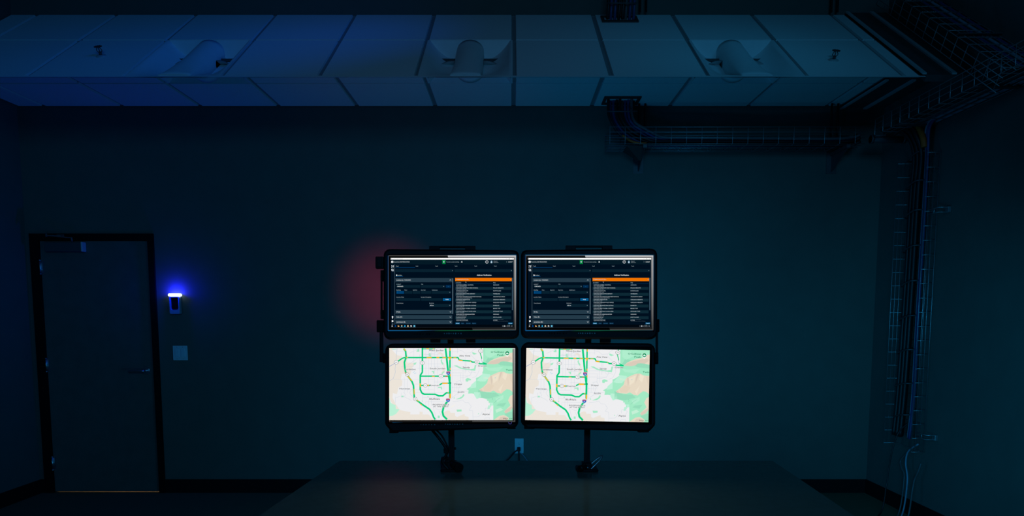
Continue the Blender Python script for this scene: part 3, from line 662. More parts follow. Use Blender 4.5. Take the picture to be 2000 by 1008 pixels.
    for pts in ([(380, 320), (480, 250), (560, 205)], [(400, 200), (440, 180), (500, 150)], [(545, 220), (640, 200), (690, 180), (720, 205)], [(990, 350), (1020, 380), (1000, 420), (940, 440), (905, 440)], [(1050, 320), (1085, 330), (1090, 370), (1060, 430), (1020, 445)], [(980, 375), (1000, 395), (1030, 385), (1060, 395)],
                [(860, 480), (900, 470), (920, 500), (890, 540), (880, 600)], [(270, 640), (310, 625), (350, 632), (400, 655), (420, 672)], [(340, 585), (360, 610), (350, 630)], [(420, 560), (400, 590), (420, 620), (470, 640)], [(830, 680), (870, 676), (905, 668), (925, 662), (945, 685), (960, 690), (985, 690), (1000, 710), (1012, 730), (990, 764), (1026, 770), (1030, 862)],
                [(1030, 830), (1085, 828), (1110, 805), (1120, 780)], [(1140, 862), (1150, 840), (1190, 838), (1200, 862)], [(1150, 780), (1152, 745), (1180, 740), (1210, 760), (1190, 800), (1170, 820)], [(640, 690), (636, 740), (660, 820), (670, 862)], [(660, 750), (700, 760), (740, 740)], [(690, 770), (706, 800), (716, 830)], [(800, 660), (860, 610), (920, 580)], [(1000, 200), (1030, 170), (1060, 150)],
                [(262, 632), (262, 690)], [(880, 165), (920, 175), (950, 200), (1000, 195)], [(1085, 300), (1060, 270), (1030, 240), (1000, 210)]):
        d.line(pts, 2.2, ST, b + 3)
    d.line([(278, 150), (272, 200), (264, 300), (258, 360), (262, 385), (240, 450), (200, 476)], 3.4, (186, 200, 216), b + 4)
    d.line([(200, 332), (262, 296)], 4.4, (140, 162, 206), b + 4)
    d.circ(440, 390, 3, 3, (120, 205, 235), b + 4); d.circ(452, 400, 3, 4, (120, 205, 235), b + 4); d.circ(462, 396, 3, 3, (120, 205, 235), b + 4); d.circ(448, 382, 3, 3, (120, 205, 235), b + 4)
    d.circ(1249, 444, 4, 4, (120, 205, 225), b + 5); d.circ(824, 538, 3, 4, (120, 205, 235), b + 4)
    d.line([(1240, 690), (1270, 660), (1300, 640)], 1.6, (90, 170, 150), b + 5); d.line([(1218, 640), (1226, 652), (1218, 662)], 1.8, (90, 170, 150), b + 5)
    # main roads with traffic colours
    H = '#'
    d.line([(343, 154), (362, 180), (368, 240), (350, 290), (355, 350), (366, 402), (392, 436), (425, 480), (440, 520), (445, 590), (448, 642), (470, 664), (540, 716), (598, 754), (622, 788), (640, 834), (656, 857)], 17, G, b + 6)
    d.line([(272, 290), (330, 250), (355, 243), (880, 243), (892, 266), (922, 271), (1004, 277), (1024, 288), (1068, 290), (1098, 305), (1165, 306)], 14, G, b + 6)
    d.line([(1112, 150), (1106, 168)], 8, G, b + 6); d.line([(1098, 190), (1112, 236), (1115, 256)], 9, G, b + 6); d.line([(1114, 256), (1118, 284), (1132, 300)], 3.6, (150, 170, 205), b + 6); d.line([(1122, 288), (1164, 306)], 8, G, b + 6)
    d.line([(528, 150), (528, 388), (507, 420), (507, 560), (525, 595), (546, 606), (655, 607), (690, 622), (730, 622), (766, 592), (800, 591)], 16, G, b + 6)
    d.line([(528, 157), (655, 157)], 9, G, b + 6)
    d.line([(757.5, 152), (770, 262), (785, 400), (800, 500)], 19, G, b + 6); d.line([(801, 150), (801, 500)], 15, G, b + 6); d.line([(801, 490), (801, 640)], 19, G, b + 6); d.circ(805, 495, 9, 9, (0, 160, 98), b + 7)
    d.line([(798, 660), (766, 690), (738, 734), (727, 780), (736, 820), (772, 855)], 19, G, b + 6)
    d.line([(507, 427), (795, 427)], 14, G, b + 6); d.line([(507, 519), (604, 519)], 14, G, b + 6); d.line([(697, 514), (726, 497), (800, 497)], 14, G, b + 6)
    for pts, w, c in (([(345, 155), (361, 176)], 8, O), ([(383, 430), (424, 471)], 8, O), ([(447, 553), (447, 606)], 7, O), ([(476, 664), (490, 675)], 7, O), ([(505, 700), (524, 716)], 7, O), ([(364, 242), (385, 240)], 7, O), ([(570, 246), (618, 243)], 9, O), ([(668, 243), (695, 243)], 11, O), ([(728, 245), (764, 245)], 8, O),
                      ([(782, 243), (818, 244)], 9, O), ([(836, 246), (864, 246)], 7, O), ([(888, 268), (896, 270), (926, 274)], 10, O), ([(1002, 280), (1010, 284)], 7, O), ([(804, 150), (804, 175)], 8, O), ([(802, 236), (796, 266)], 10, O), ([(805, 344), (805, 366)], 7, O), ([(806, 406), (806, 430)], 7, O), ([(804, 601), (802, 648)], 12, O),
                      ([(505, 500), (510, 532)], 13, O), ([(574, 519), (594, 517)], 11, O), ([(725, 498), (778, 498)], 13, O), ([(624, 430), (650, 430)], 6, O), ([(780, 590), (790, 590)], 8, O), ([(567, 154), (594, 154)], 6, O), ([(632, 158), (646, 158)], 7, O), ([(756, 430), (778, 430)], 7, RD), ([(354, 393), (366, 393)], 6, RD)):
        d.line(pts, w, c, b + 7)
    # shields
    for x, y, t in ((270, 290, '209'), (528, 296, '154'), (378, 411, '85'), (712, 427, '175'), (558, 519, '71'), (458, 653, '85'), (1105, 178, '210'), (1070, 288, '209')):
        rx = 22 if len(t) == 3 else 18.5
        d.circ(x, y, rx + 1.5, 19.5, (104, 108, 112), b + 8); d.circ(x, y, rx - 1.5, 16.5, (248, 248, 248), b + 9); d.text(t, 0, y, 10.5, (70, 72, 76), b + 10, xc=x, bold=.01)
    for x, y in ((785, 398), (782, 667)):
        sh = [(-19, -17), (0, -19), (19, -17), (20, -2), (15, 10), (0, 19), (-15, 10), (-20, -2)]
        d.poly([(x + p * 1.12, y + q_ * 1.12) for p, q_ in sh], (236, 240, 246), b + 8); d.poly([(x + p, y + q_) for p, q_ in sh], (36, 100, 190), b + 9)
        d.poly([(x - 18, y - 15), (x, y - 17), (x + 18, y - 15), (x + 18.5, y - 8), (x - 18.5, y - 8)], (224, 70, 70), b + 10); d.text('15', 0, y + 2, 11, (240, 244, 250), b + 10, xc=x, bold=.01)
    K = (66, 70, 78); GN = (22, 138, 98); halo = (246, 247, 248)
    for t, x0, x1, y, h, c in (('West Jordan', 593, 738, 171, 16, K), ('Alta Vista', 893, 1002, 225, 15, K), ('Granite', 1079, 1161, 325, 15, K), ('Sandy', 928, 998, 340, 15, K), ('South Jordan', 602, 755, 351, 16, K), ('DAYBREAK', 357, 465, 361, 13, K),
                               ('Riverton', 605, 694, 518, 14, K), ('Draper', 848, 923, 506, 15, K), ('Herriman', 302, 407, 550, 15, K), ('ALLEN', 875, 942, 585, 13, K), ('Bluffdale', 598, 702, 652, 15, K), ('INDEPENDENCE', 630, 793, 709, 12, K), ('AT THE POINT', 637, 788, 728, 12, K), ('Alpine', 1122, 1194, 803, 15, K),
                               ("O'Sullivan", 1205, 1336, 188, 16, GN), ('Peak', 1270, 1336, 218, 16, GN), ('Twin', 1355, 1417, 366, 17, GN), ('Map dat', 1330, 1419, 847, 13, (20, 24, 24))):
        if c is K:
            d.text(t, x0 - .5, y, h, halo, b + 10, x1 + .5, .06)
        d.text(t, x0, y, h, c, b + 11, x1, 0.0 if t == 'Map dat' else .012)
    d.circ(1368, 202, 25, 25, (250, 252, 250), b + 9); d.poly([(1350, 218), (1386, 218), (1368, 236)], (250, 252, 250), b + 9); d.circ(1368, 200, 21, 21, (10, 152, 94), b + 10)
    d.poly([(1355, 208), (1366, 190), (1372, 199), (1375, 196), (1382, 208)], (244, 252, 248), b + 11)
    return d.build('map_picture')

# ------------------------------------------------------------------ monitors and their poles
YM = -D + 3.30
def frame_at(px, py, y=YM):
    c = at_y(px, py, y); zc = (c - CAM).dot(cF); S = zc / FPX
    m3 = Matrix((cR, cU, -cF)).transposed().to_4x4(); m3.translation = c
    return m3, S
_, S0 = frame_at(1000, 660)
GRP = 'four rugged monitors stacked two by two'
def monitor(label, cx, cy, outline, radii, glass, screen_mesh, screen_c, rot, upper):
    mt, S = frame_at(cx, cy)
    t = thing('monitor', label, 'monitor', group=GRP, mtx=mt)
    Q = lambda x, y, z=0: ((x - cx) * S, (cy - y) * S, z)
    poly = rounded([(x, y) for x, y in outline], radii, 5)
    mx = sum(p_[0] for p_ in outline) / len(outline); my = sum(p_[1] for p_ in outline) / len(outline)
    sc = lambda k: [(mx + (x - mx) * (1 - k / 130), my + (y - my) * (1 - k / 88)) for x, y in poly]
    m = MB(); m.rings([[Q(x, y, -.052) for x, y in sc(14)], [Q(x, y, -.040) for x, y in sc(5)], [Q(x, y, -.030) for x, y in sc(.6)], [Q(x, y, -.012) for x, y in sc(0)], [Q(x, y, -.003) for x, y in sc(1.2)], [Q(x, y, 0) for x, y in sc(3.0)]])
    m.build('housing', M['plastic'], t)
    # raised rubber guard rim
    m = MB(); m.rings([[Q(x, y, -.020) for x, y in sc(-.5)], [Q(x, y, -.010) for x, y in sc(-.5)], [Q(x, y, -.006) for x, y in sc(.2)], [Q(x, y, -.0063) for x, y in sc(1.0)], [Q(x, y, -.020) for x, y in sc(1.0)], [Q(x, y, -.020) for x, y in sc(-.5)]], False)
    m.build('edge_guard', M['guard'], t)
    x0, y0, x1, y1 = glass
    m = MB(); m.rbox((*Q(x0, y1)[:2], -.001), (*Q(x1, y0)[:2], .0015), .004, 2); m.build('screen_glass', M['glass'], t)
    so = bpy.data.objects.new('screen', screen_mesh); COL.objects.link(so); so.parent = t
    so.location = Q(screen_c[0], screen_c[1], .0018); so.rotation_euler = (0, 0, rot)
    return t, Q, S
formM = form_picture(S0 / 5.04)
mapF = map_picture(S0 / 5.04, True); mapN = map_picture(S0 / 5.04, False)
px1 = lambda x: 720 + x / 5.04
def buttons(t, Q, xs, y, mt, name='button_markings', r_=1.4):
    m = MB()
    for i, x in enumerate(xs):
        w_ = r_ * (.8 + .4 * ((i * 7) % 3) / 2)
        m.box(Q(x - w_ * .7, y + w_ * .8, 0), Q(x + w_ * .7, y - w_ * .8, .0012))
    m.build(name, mt, t)
def handle(t, Q, x0, x1, y0, y1):
    m = MB()
    m.rbox(Q(x0, y0 + 3.4, -.034), Q(x1, y0, -.014), .003, 0)
    for a, b in ((x0, x0 + 20), (x1 - 20, x1)): m.rbox(Q(a, y1 + 3, -.034), Q(b, y0 + 2, -.014), .003, 0)
    m.build('carry_handle', M['plastic'], t)
def side_handle(t, Q, x0, x1, ya, yb, out=-1):
    m = MB()
    m.rbox(Q(x0, ya + 21, -.034), Q(x1, ya, -.012), .003, 1); m.rbox(Q(x0, yb, -.034), Q(x1, yb - 17, -.012), .003, 1)
    xb = x0 if out < 0 else x1 - 3.2
    m.rbox(Q(xb, yb - 10, -.030), Q(xb + 3.2, ya + 10, -.016), .002, 1)
    m.build('side_handle', M['guard'], t)
# upper left
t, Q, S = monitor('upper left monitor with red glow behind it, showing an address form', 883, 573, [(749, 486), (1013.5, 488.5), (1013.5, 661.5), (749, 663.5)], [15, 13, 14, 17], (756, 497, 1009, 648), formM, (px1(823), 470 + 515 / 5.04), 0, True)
buttons(t, Q, [868, 873, 877, 881, 885.5, 890, 895, 900.5], 651.5, M['mark']); buttons(t, Q, [810, 815, 821, 826, 834, 839, 844], 652.5, M['guard'], 'button_keys', 1.6)
handle(t, Q, 837.5, 928, 479, 487)
m = MB(); m.rbox(Q(732, 523, -.04), Q(748, 500, -.012), .004, 1); m.rbox(Q(735, 521, -.0125), Q(745, 502, -.008), .003, 1); m.build('corner_mount', M['plastic'], t)
side_handle(t, Q, 742, 751, 527, 622)
m = MB(); m.rbox(Q(839.5, 669, -.035), Q(859, 661, -.014), .003, 1); m.build('bottom_clip', M['guard'], t)
m = MB(); m.rbox(Q(909.5, 669, -.035), Q(928, 661, -.014), .003, 1); m.build('bottom_clip', M['guard'], t)
# upper right
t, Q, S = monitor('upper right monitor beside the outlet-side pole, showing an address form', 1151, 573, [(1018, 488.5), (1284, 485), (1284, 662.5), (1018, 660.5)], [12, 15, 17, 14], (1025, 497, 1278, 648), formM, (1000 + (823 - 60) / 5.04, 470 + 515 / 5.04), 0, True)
t['label'] = 'upper right monitor above the right pole, showing an address form'
buttons(t, Q, [1130, 1134, 1138, 1143, 1147.5, 1152, 1156.5, 1161.5], 651, M['mark']); buttons(t, Q, [1073, 1078, 1083, 1089, 1094, 1101, 1106], 651, M['guard'], 'button_keys', 1.6)
handle(t, Q, 1105.5, 1197, 478, 486)
m = MB(); m.rbox(Q(1103.5, 669, -.035), Q(1126, 661, -.014), .003, 1); m.build('bottom_clip', M['guard'], t)
m = MB(); m.rbox(Q(1173, 669, -.035), Q(1194, 661, -.014), .003, 1); m.build('bottom_clip', M['guard'], t)
# lower left
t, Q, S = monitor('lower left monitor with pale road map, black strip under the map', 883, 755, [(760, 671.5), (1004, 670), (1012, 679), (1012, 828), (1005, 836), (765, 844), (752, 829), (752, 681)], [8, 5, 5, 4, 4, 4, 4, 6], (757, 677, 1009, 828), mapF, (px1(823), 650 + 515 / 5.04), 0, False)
buttons(t, Q, [870, 874.5, 879, 884, 888.5, 893, 898, 903.5], 828.3, M['mark']); buttons(t, Q, [822, 827, 832, 838, 843, 849], 829.5, M['mark'], 'button_keys', 1.0)
m = MB()
for i in range(24):
    a = 2 * math.pi * i / 24; b_ = 2 * math.pi * (i + 1) / 24
    m.add([Q(996.3 + 3.4 * math.cos(a), 825.2 + 3.4 * math.sin(a), .0016), Q(996.3 + 3.4 * math.cos(b_), 825.2 + 3.4 * math.sin(b_), .0016), Q(996.3 + 2.5 * math.cos(b_), 825.2 + 2.5 * math.sin(b_), .0016), Q(996.3 + 2.5 * math.cos(a), 825.2 + 2.5 * math.sin(a), .0016)], [(0, 1, 2, 3)])
m.build('power_ring', M['ring'], t)
for sx in (754, 985):
    m = MB(); m.rbox(Q(sx + 6, 846.5 if sx < 800 else 838.5, -.045), Q(sx + 22, 838 if sx < 800 else 832, -.004), .003, 0); m.build('corner_guard', M['guard'], t)
# lower right
t, Q, S = monitor('lower right monitor whose road map picture sits slightly tilted', 1149, 755, [(1027, 668.5), (1272, 671), (1280, 680), (1280, 830), (1269, 842.5), (1029, 836.5), (1018, 826), (1018, 678)], [7, 6, 6, 4, 4, 4, 4, 6], (1022, 677, 1273, 829), mapN, (1000 + 741.5 / 5.04, 650 + 516 / 5.04), -R(1.03), False)
buttons(t, Q, [1127.5, 1132, 1136.5, 1141.5, 1146, 1151, 1155.5, 1160], 827.5, M['mark'])
for sx in (1024, 1248):
    m = MB(); m.rbox(Q(sx, 838.5 if sx < 1100 else 845, -.045), Q(sx + 20, 832 if sx < 1100 else 838, -.004), .003, 0); m.build('corner_guard', M['guard'], t)

# linking arms on the outer sides
def link_arm(label, blocks, strap):
    mt, S = frame_at((strap[0] + strap[2]) / 2, (strap[1] + strap[3]) / 2); cx, cy = (strap[0] + strap[2]) / 2, (strap[1] + strap[3]) / 2
    t = thing('linking_arm', label, 'bracket', group='arms linking upper and lower monitors', mtx=mt)
    Q = lambda x, y, z=0: ((x - cx) * S, (cy - y) * S, z)
    m = MB(); m.rbox(Q(strap[0], strap[3], -.028), Q(strap[2], strap[1], -.016), .003, 1); m.rbox(Q(strap[0] + 2, strap[3] - 3, -.0165), Q(strap[2] - 2, strap[1] + 3, -.013), .002, 1); m.build('strap', M['plastic'], t)
    for b_ in blocks:
        m = MB(); m.rbox(Q(b_[0], b_[3], -.040), Q(b_[2], b_[1], -.010), .003, 1); m.build('end_block', M['guard'], t)
link_arm('black strap arm joining the two left monitors at their outer edge', [(734.5, 625, 748.6, 648), (746.5, 690, 751.2, 709)], (740, 640, 747, 707))
link_arm('black strap arm joining the two right monitors at their outer edge', [(1284.6, 623, 1289, 648), (1280.8, 688, 1287, 711)], (1282.5, 640, 1287, 710))

YP = YM + .085
def pole(label, px, lever, knob):
    b = at_z(px, 918, HZ)
    yb = b.y; x = at_y(px, 880, yb).x
    t = thing('monitor_pole', label, 'monitor stand', (x, yb, HZ), 'monitor poles standing on the desk')
    ztop = at_y(px, 520, yb).z - HZ
    m = MB(); w = .0135
    m.rings([[(sx * w, sy * w, z) for sx, sy in ((-1, -1), (-.35, -1), (-.35, -.7), (.35, -.7), (.35, -1), (1, -1), (1, 1), (-1, 1))] for z in (.012, ztop)])
    m.build('pole', M['pole'], t)
    m = MB(); m.rbox((-.05, -.05, 0), (.05, .06, .012), .008, 2); m.build('base_plate', M['pole'], t)
    for py in (755, 573):
        z = at_y(px, py, yb).z - HZ
        m = MB(); m.rbox((-.05, -.030, z - .05), (.05, -.0125, z + .05), .006, 1); m.rbox((-.022, -.05, z - .022), (.022, -.028, z + .022), .004, 1); m.rbox((-.02, -.02, z - .03), (.02, .022, z + .03), .004, 2)
        m.build('mount_bracket', M['pole'], t)
    if knob:
        m = MB(); m.rbox((-.022, -.03, .0), (.024, .02, .045), .006, 2)
        m.tube([(.0, -.012, .034), (.034, -.055, .027)], [.016, .020], 14); m.tube([(.034, -.055, .027), (.042, -.070, .025)], [.022, .021], 14)
        m.build('clamp_knob', M['pole'], t)
        z = at_y(px, 876, yb).z - HZ
        m = MB(); m.tube([(.0135, 0, z), (.021, 0, z)], .006, 10); m.build('cable_stud', M['pole'], t)
    if lever:
        m = MB(); m.rbox((-.024, -.032, .0), (.020, .02, .04), .006, 2); m.tube([(-.008, -.03, .020), (-.036, -.05, .018)], .013, 12); m.tube([(-.030, -.045, .018), (-.040, -.055, .017)], [.016, .014], 12); m.build('clamp', M['pole'], t)
        m = MB(); m.tube(smooth_path([(-.004, -.03, .012), (.02, -.022, .036), (.055, -.012, .062), (.072, -.006, .070)]), .0045, 8); m.tube(smooth_path([(.012, -.03, .006), (.034, -.024, .026), (.06, -.014, .05), (.072, -.006, .066)]), .0035, 8)
        m.build('clamp_lever', M['steel'], t)
    return t, b
pl, pbL = pole('left monitor pole with cables clipped along its side', 882, False, True)
pr, pbR = pole('right monitor pole with a shiny clamp lever at its foot', 1146.5, True, False)
yb = pbL.y
def W(px, py, y): return at_y(px, py, y)
for k, (lab, off, pts) in enumerate((('thicker black cable looping beside the left monitor pole', 0, [(842, 838), (854, 852), (866, 868), (873, 880), (871, 890), (864, 899), (868, 908), (875, 916)]),
                                     ('thinner black cable arching from the lower left monitor to its pole', 1, [(850, 838), (862, 850), (870, 864), (876, 878), (873, 886), (872, 900), (872, 910), (877, 918)]))):
    P3 = [W(x, y, yb - .034 + .012 * off) for x, y in pts]
    tail = [P3[-1] + Vector((.004, .0, -.004))]
    tail[0].z = HZ + .008
    end = [Vector((tail[0].x - .02, tail[0].y + .04, HZ + .008)), Vector((tail[0].x - .03 - .02 * off, tail[0].y + .10, HZ + .008)), Vector((tail[0].x - .03 - .03 * off, c0.y + .03, HZ + .004)), Vector((tail[0].x - .03 - .03 * off, c0.y + .045, HZ - .2))]
    P3 = P3[:-1] + tail + end
    o = thing('monitor_cable', lab, 'cable', P3[0], 'cables on the left monitor pole')
    m = MB(); m.tube(smooth_path(P3), .0065 if off == 0 else .004, 8); local(m, P3[0]).build('jacket', M['cblack'], o)
    if off == 0:
        c = W(871, 880, yb - .03); m = MB(); m.rbox((c.x - .010, c.y - .012, c.z - .012), (c.x + .012, c.y + .01, c.z + .012), .004, 1); local(m, P3[0]).build('cable_clip', M['rubber'], o)

# ------------------------------------------------------------------ wire cable trays
def straight_tray(name, label, O, L, Wd, Hh, length, width, height, closed_end, step=.117, nw=6):
    """O corner, L along, Wd across, Hh up the sides"""
    O, L, Wd, Hh = map(Vector, (O, L, Wd, Hh))
    t = thing(name, label, 'cable tray', O, 'wire cable trays')
    m = MB(); r = .0026
    for k in range(nw): m.tube([Wd * (width * k / (nw - 1)), Wd * (width * k / (nw - 1)) + L * length], r, 6)
    for side in (0, width):
        for h in (height * .36, height * .70, height): m.tube([Wd * side + Hh * h, Wd * side + Hh * h + L * length], r, 6)
    m.build('long_wires', M['wire'], t)
    m = MB(); n = int(length / step)
    for i in range(n + 1):
        b = L * (i * step + .004)
        m.tube([b + Hh * height, b + Hh * .006, b + Wd * .006, b + Wd * (width - .006), b + Wd * width + Hh * .006, b + Wd * width + Hh * height], r, 6)
    m.build('cross_wires', M['wire'], t)
    return t
ZT = 2.785
xa = at_y(1190, 280, -.29).x
bt = straight_tray('cable_tray', 'horizontal wire cable tray along the top of the back wall', (xa, -.29, ZT), (1, 0, 0), (0, 1, 0), (0, 0, 1), 2.69 - xa, .27, .125, True)
o = bt.location
for px in (1253, 1640):
    x = at_y(px, 300, -.15).x
    m = MB()
    m.rings([[Vector(p_) - o for p_ in ((x - .014, -.30, ZT - .006), (x + .014, -.30, ZT - .006), (x + .014, 0, ZT - .006), (x - .014, 0, ZT - .006))], [Vector(p_) - o for p_ in ((x - .014, -.30, ZT - .03), (x + .014, -.30, ZT - .03), (x + .014, 0, ZT - .03), (x - .014, 0, ZT - .03))]])
    m.rings([[Vector(p_) - o for p_ in ((x + q_, -.29, ZT - .03), (x + q_, 0, ZT - .03), (x + q_, 0, ZT - .15), (x + q_, -.03, ZT - .15))] for q_ in (-.003, .003)])
    m.rings([[Vector((x + q_, 0, ZT - .17)) - o, Vector((x + q_, -.006, ZT - .17)) - o, Vector((x + q_, -.006, ZT + .02)) - o, Vector((x + q_, 0, ZT + .02)) - o] for q_ in (-.04, .04)])
    m.build('support_bracket', M['darkwire'], bt)
for px in (1248, 1260, 1624, 1636):
    x = at_y(px, 230, -.08).x
    m = MB(); m.tube([Vector((x, -.08, ZT)) - o, Vector((x, -.08, ZC)) - o], .009, 8); m.build('hanger_rod', M['pole'], bt)
m = MB()
pA = at_y(1222, 289, -.2); pB = at_y(1252, 311, -.2)
m.rings([[Vector((pA.x, -.26, ZT - .008)) - o, Vector((pA.x + .15, -.26, ZT - .008)) - o, Vector((pB.x + .012, -.16, pB.z)) - o, Vector((pB.x - .008, -.16, pB.z)) - o], [Vector((pA.x, -.05, ZT - .008)) - o, Vector((pA.x + .15, -.05, ZT - .008)) - o, Vector((pB.x + .012, -.12, pB.z)) - o, Vector((pB.x - .008, -.12, pB.z)) - o]])
m.build('drop_out_plate', M['brown'], bt)

XT = 2.70; WT = XR - .006 - XT
rt = straight_tray('cable_tray', 'wire cable tray running forward along the right wall below the ceiling', (XT, -.42, 2.815), (0, -1, 0), (1, 0, 0), (0, 0, 1), 1.58, WT, .115, True)
# sloping tray mirrored above it
ua = at_x(1771, 5, XT); ub = at_x(1955, 129, XT)
ud = (ub - ua).normalized(); ua = ua - ud * .45; un = Vector((1, 0, 0)).cross(ud)
if un.z > 0: un = -un
ulen = (ub - ua).length + .06
ut = straight_tray('cable_tray', 'upper wire cable tray sloping down along the right wall to meet the other', ua, ud, (1, 0, 0), un, ulen, WT, .125, True, .135)
def wallhook(t, pos, d_):
    m = MB(); p = Vector(pos) - t.location
    m.rbox((p.x, p.y - .02, p.z - .006), (p.x + d_, p.y + .02, p.z), .002, 2); m.build('support_bracket', M['darkwire'], t)
for y in (-.75, -1.6): wallhook(rt, (XT, y, 2.811), XR - XT - .003)
for s_ in (.3, 1.2):
    p = ua + ud * s_ - un * .004; wallhook(ut, (XT, p.y, p.z + .01), XR - XT - .003)
# vertical tray on the right wall
vy0 = at_x(1776, 400, XR).y; vy1 = at_x(1834, 400, XR).y
vt = straight_tray('cable_tray', 'vertical wire cable tray standing up the right wall near the corner', (XR - .012, vy0, .50), (0, 0, 1), (0, -1, 0), (-1, 0, 0), 2.12, vy0 - vy1, .09, True, .10, 5)
for py in (413, 858):
    p = at_x(1826, py, XR - .05)
    m = MB(); q = Vector((XR - .002, vy1, p.z)) - vt.location
    for dz in (-.016, .016): m.tube([q + Vector((-.07, 0, dz)), q + Vector((-.07, -.13, dz)), q + Vector((0, -.13, dz))], .004, 6)
    m.tube([q + Vector((-.07, -.07, -.016)), q + Vector((-.07, -.07, .016))], .004, 6); m.rbox(q + Vector((-.02, -.15, -.02)), q + Vector((0, -.11, .02)), .003, 0)
    m.build('standoff_bracket', M['wire'], vt)

# ------------------------------------------------------------------ cables
def bundle(label, paths, mats, radii, ties=(), grp='bundles of data cables'):
    o = thing('cable_bundle', label, 'cables', paths[0][0], grp)
    for pth, mt, r_ in zip(paths, mats, radii):
        m = MB(); m.tube(smooth_path(pth, 5), r_, 8); local(m, o.location).build('cable', mt, o)
    for tp in ties:
        m = MB(); m.tube(smooth_path(tp, 3), .006, 6); local(m, o.location).build('cable_tie', M['darkwire'], o)
    return o
xs0 = at_y(1184, 197, -.16).x; xs1 = at_y(1241, 197, -.16).x
mats7 = [M['cblack'], M['cblue'], M['cblue'], M['cblack'], M['cblack'], M['cgrey'], M['cblue'], M['cblue'], M['cgrey'], M['cblack']]
paths = []; n = 10
for i in range(n):
    x = xs0 + .012 + (xs1 - xs0 - .024) * i / (n - 1); y = -.20 + .05 * ((i * 3) % 4) / 3; zz = ZT + .014 + .060 * i / (n - 1)
    paths.append([(x, y, ZC + .02), (x, y, ZC - .09), (x + .025, y, ZC - .17), (x + .10, y, zz + .07), (x + .24, y, zz + .006), (x + .42, y, zz), (1.9, y - .02 + .004 * i, zz - .006), (2.55, y - .01, zz - .008), (2.69, y - .02, zz + .02)])
drop = bundle('thick bundle of blue and black cables dropping from the low ceiling into the horizontal tray', paths, mats7, [.011] * n,
              [[(xs0 - .004, -.235, at_y(1210, 220, -.2).z), (xs1 + .004, -.235, at_y(1210, 220, -.2).z)]])
x = xs0 + .06
m = MB(); m.tube(smooth_path([(x + .06, -.235, ZT + .075), (x + .12, -.255, ZT + .03), (x + .18, -.262, ZT + .012), (x + .24, -.262, ZT + .010)]), .009, 8); local(m, drop.location).build('cable', M['corange'], drop)
# dark collar plate in the ceiling
col = thing('cable_collar', 'dark rectangular collar where the cable bundle leaves the low ceiling', 'collar', ((xs0 + xs1) / 2, -.17, ZC), 'ceiling collars')
hw = (xs1 - xs0) / 2 + .016
m = MB()
for a, b in (((-hw - .012, -.11, -.012), (hw + .012, -.075, 0)), ((-hw - .012, .06, -.012), (hw + .012, .09, 0)), ((-hw - .012, -.075, -.012), (-hw + .010, .06, 0)), ((hw - .010, -.075, -.012), (hw + .012, .06, 0))): m.box(a, b)
m.build('collar_frame', M['brown'], col)
# the same drop above the sloping face
pc = slope_hit(1211, 42); 
xs0u = slope_hit(1184, 42).x; xs1u = slope_hit(1241, 42).x
paths = []
for i in range(8):
    x = xs0u + .012 + (xs1u - xs0u - .024) * i / 7; y = pc.y - .02 + .04 * ((i * 3) % 4) / 3
    paths.append([(x, y + .03, pc.z + .02), (x, y - .0, pc.z + .10), (x + .01, y, pc.z + .25), (x + .06, y, pc.z + .45), (x + .12, y, ZTOP)])
bundle('thick bundle of dark cables rising from the top of the sloping ceiling face', paths, mats7, [.011] * 8,
       [[(xs0u - .004, pc.y - .035, pc.z + .12), (xs1u + .004, pc.y - .035, pc.z + .12)]])
cu_ = thing('cable_collar', 'dark rectangular collar at the top of the sloping ceiling face', 'collar', pc, 'ceiling collars')
m = MB()
def sbox(x0, x1, s0, s1, h0, h1):
    P = lambda x, s_, h: Vector((x, 0, 0)) + sv * s_ + sn * h
    m.add([P(x0, s0, h0), P(x1, s0, h0), P(x1, s1, h0), P(x0, s1, h0), P(x0, s0, h1), P(x1, s0, h1), P(x1, s1, h1), P(x0, s1, h1)], [(3, 2, 1, 0), (4, 5, 6, 7), (0, 1, 5, 4), (1, 2, 6, 5), (2, 3, 7, 6), (3, 0, 4, 7)])
hw = (xs1u - xs0u) / 2 + .016
sbox(-hw - .012, hw + .012, -.03, 0, .001, .012); sbox(-hw - .012, hw + .012, .10, .125, .001, .012); sbox(-hw - .012, -hw + .01, 0, .10, .001, .012); sbox(hw - .01, hw + .012, 0, .10, .001, .012)
m.build('collar_frame', M['brown'], cu_)
for px in (1250, 1262, 1624, 1636):
    x = at_y(px, 14, -.06).x
    m = MB(); m.tube([(x, -.06, TOP.z - .0), (x, -.06, ZTOP)], .009, 8)
    oo = m.build('hanger_rod', M['pole']); tag(oo, {1250: 'thin black rod on the upper wall, closest to the rising cable bundle', 1262: 'thin black rod on the upper wall, second to the right of the rising cable bundle', 1624: 'thin black rod on the upper wall at right, further from the wire tray', 1636: 'thin black rod on the upper wall at right, closest to the wire tray'}[px], 'rod', 'upper hanger rods')
# cables lying in the right wall trays
paths = []
for i in range(7):
    x = XT + .085 + .028 * i; z = 2.815 + .014 + .012 * (i % 2)
    paths.append([(x, -.45, z), (x + .003, -.9, z), (x - .004, -1.3, z), (x + .002, -1.6, z), (x, -1.97, z)])
bundle('blue and black cables lying in the tray along the right wall', paths, [M['cblack'], M['cblue'], M['cgrey'], M['cblue'], M['clight'], M['cblue'], M['clight']], [.010] * 7)
paths = []
for i in range(7):
    x = XT + .085 + .028 * i
    paths.append([ua + ud * s_ + un * (.014 + .012 * (i % 2)) + Vector((x - XT + .003 * math.sin(s_ * 5 + i), 0, 0)) for s_ in (.02, ulen * .3, ulen * .6, ulen * .98)])
bundle('blue and black cables held in the upper sloping tray', paths, [M['cblack'], M['cgrey'], M['cblue'], M['cblue'], M['clight'], M['clight'], M['cblue']], [.010] * 7)
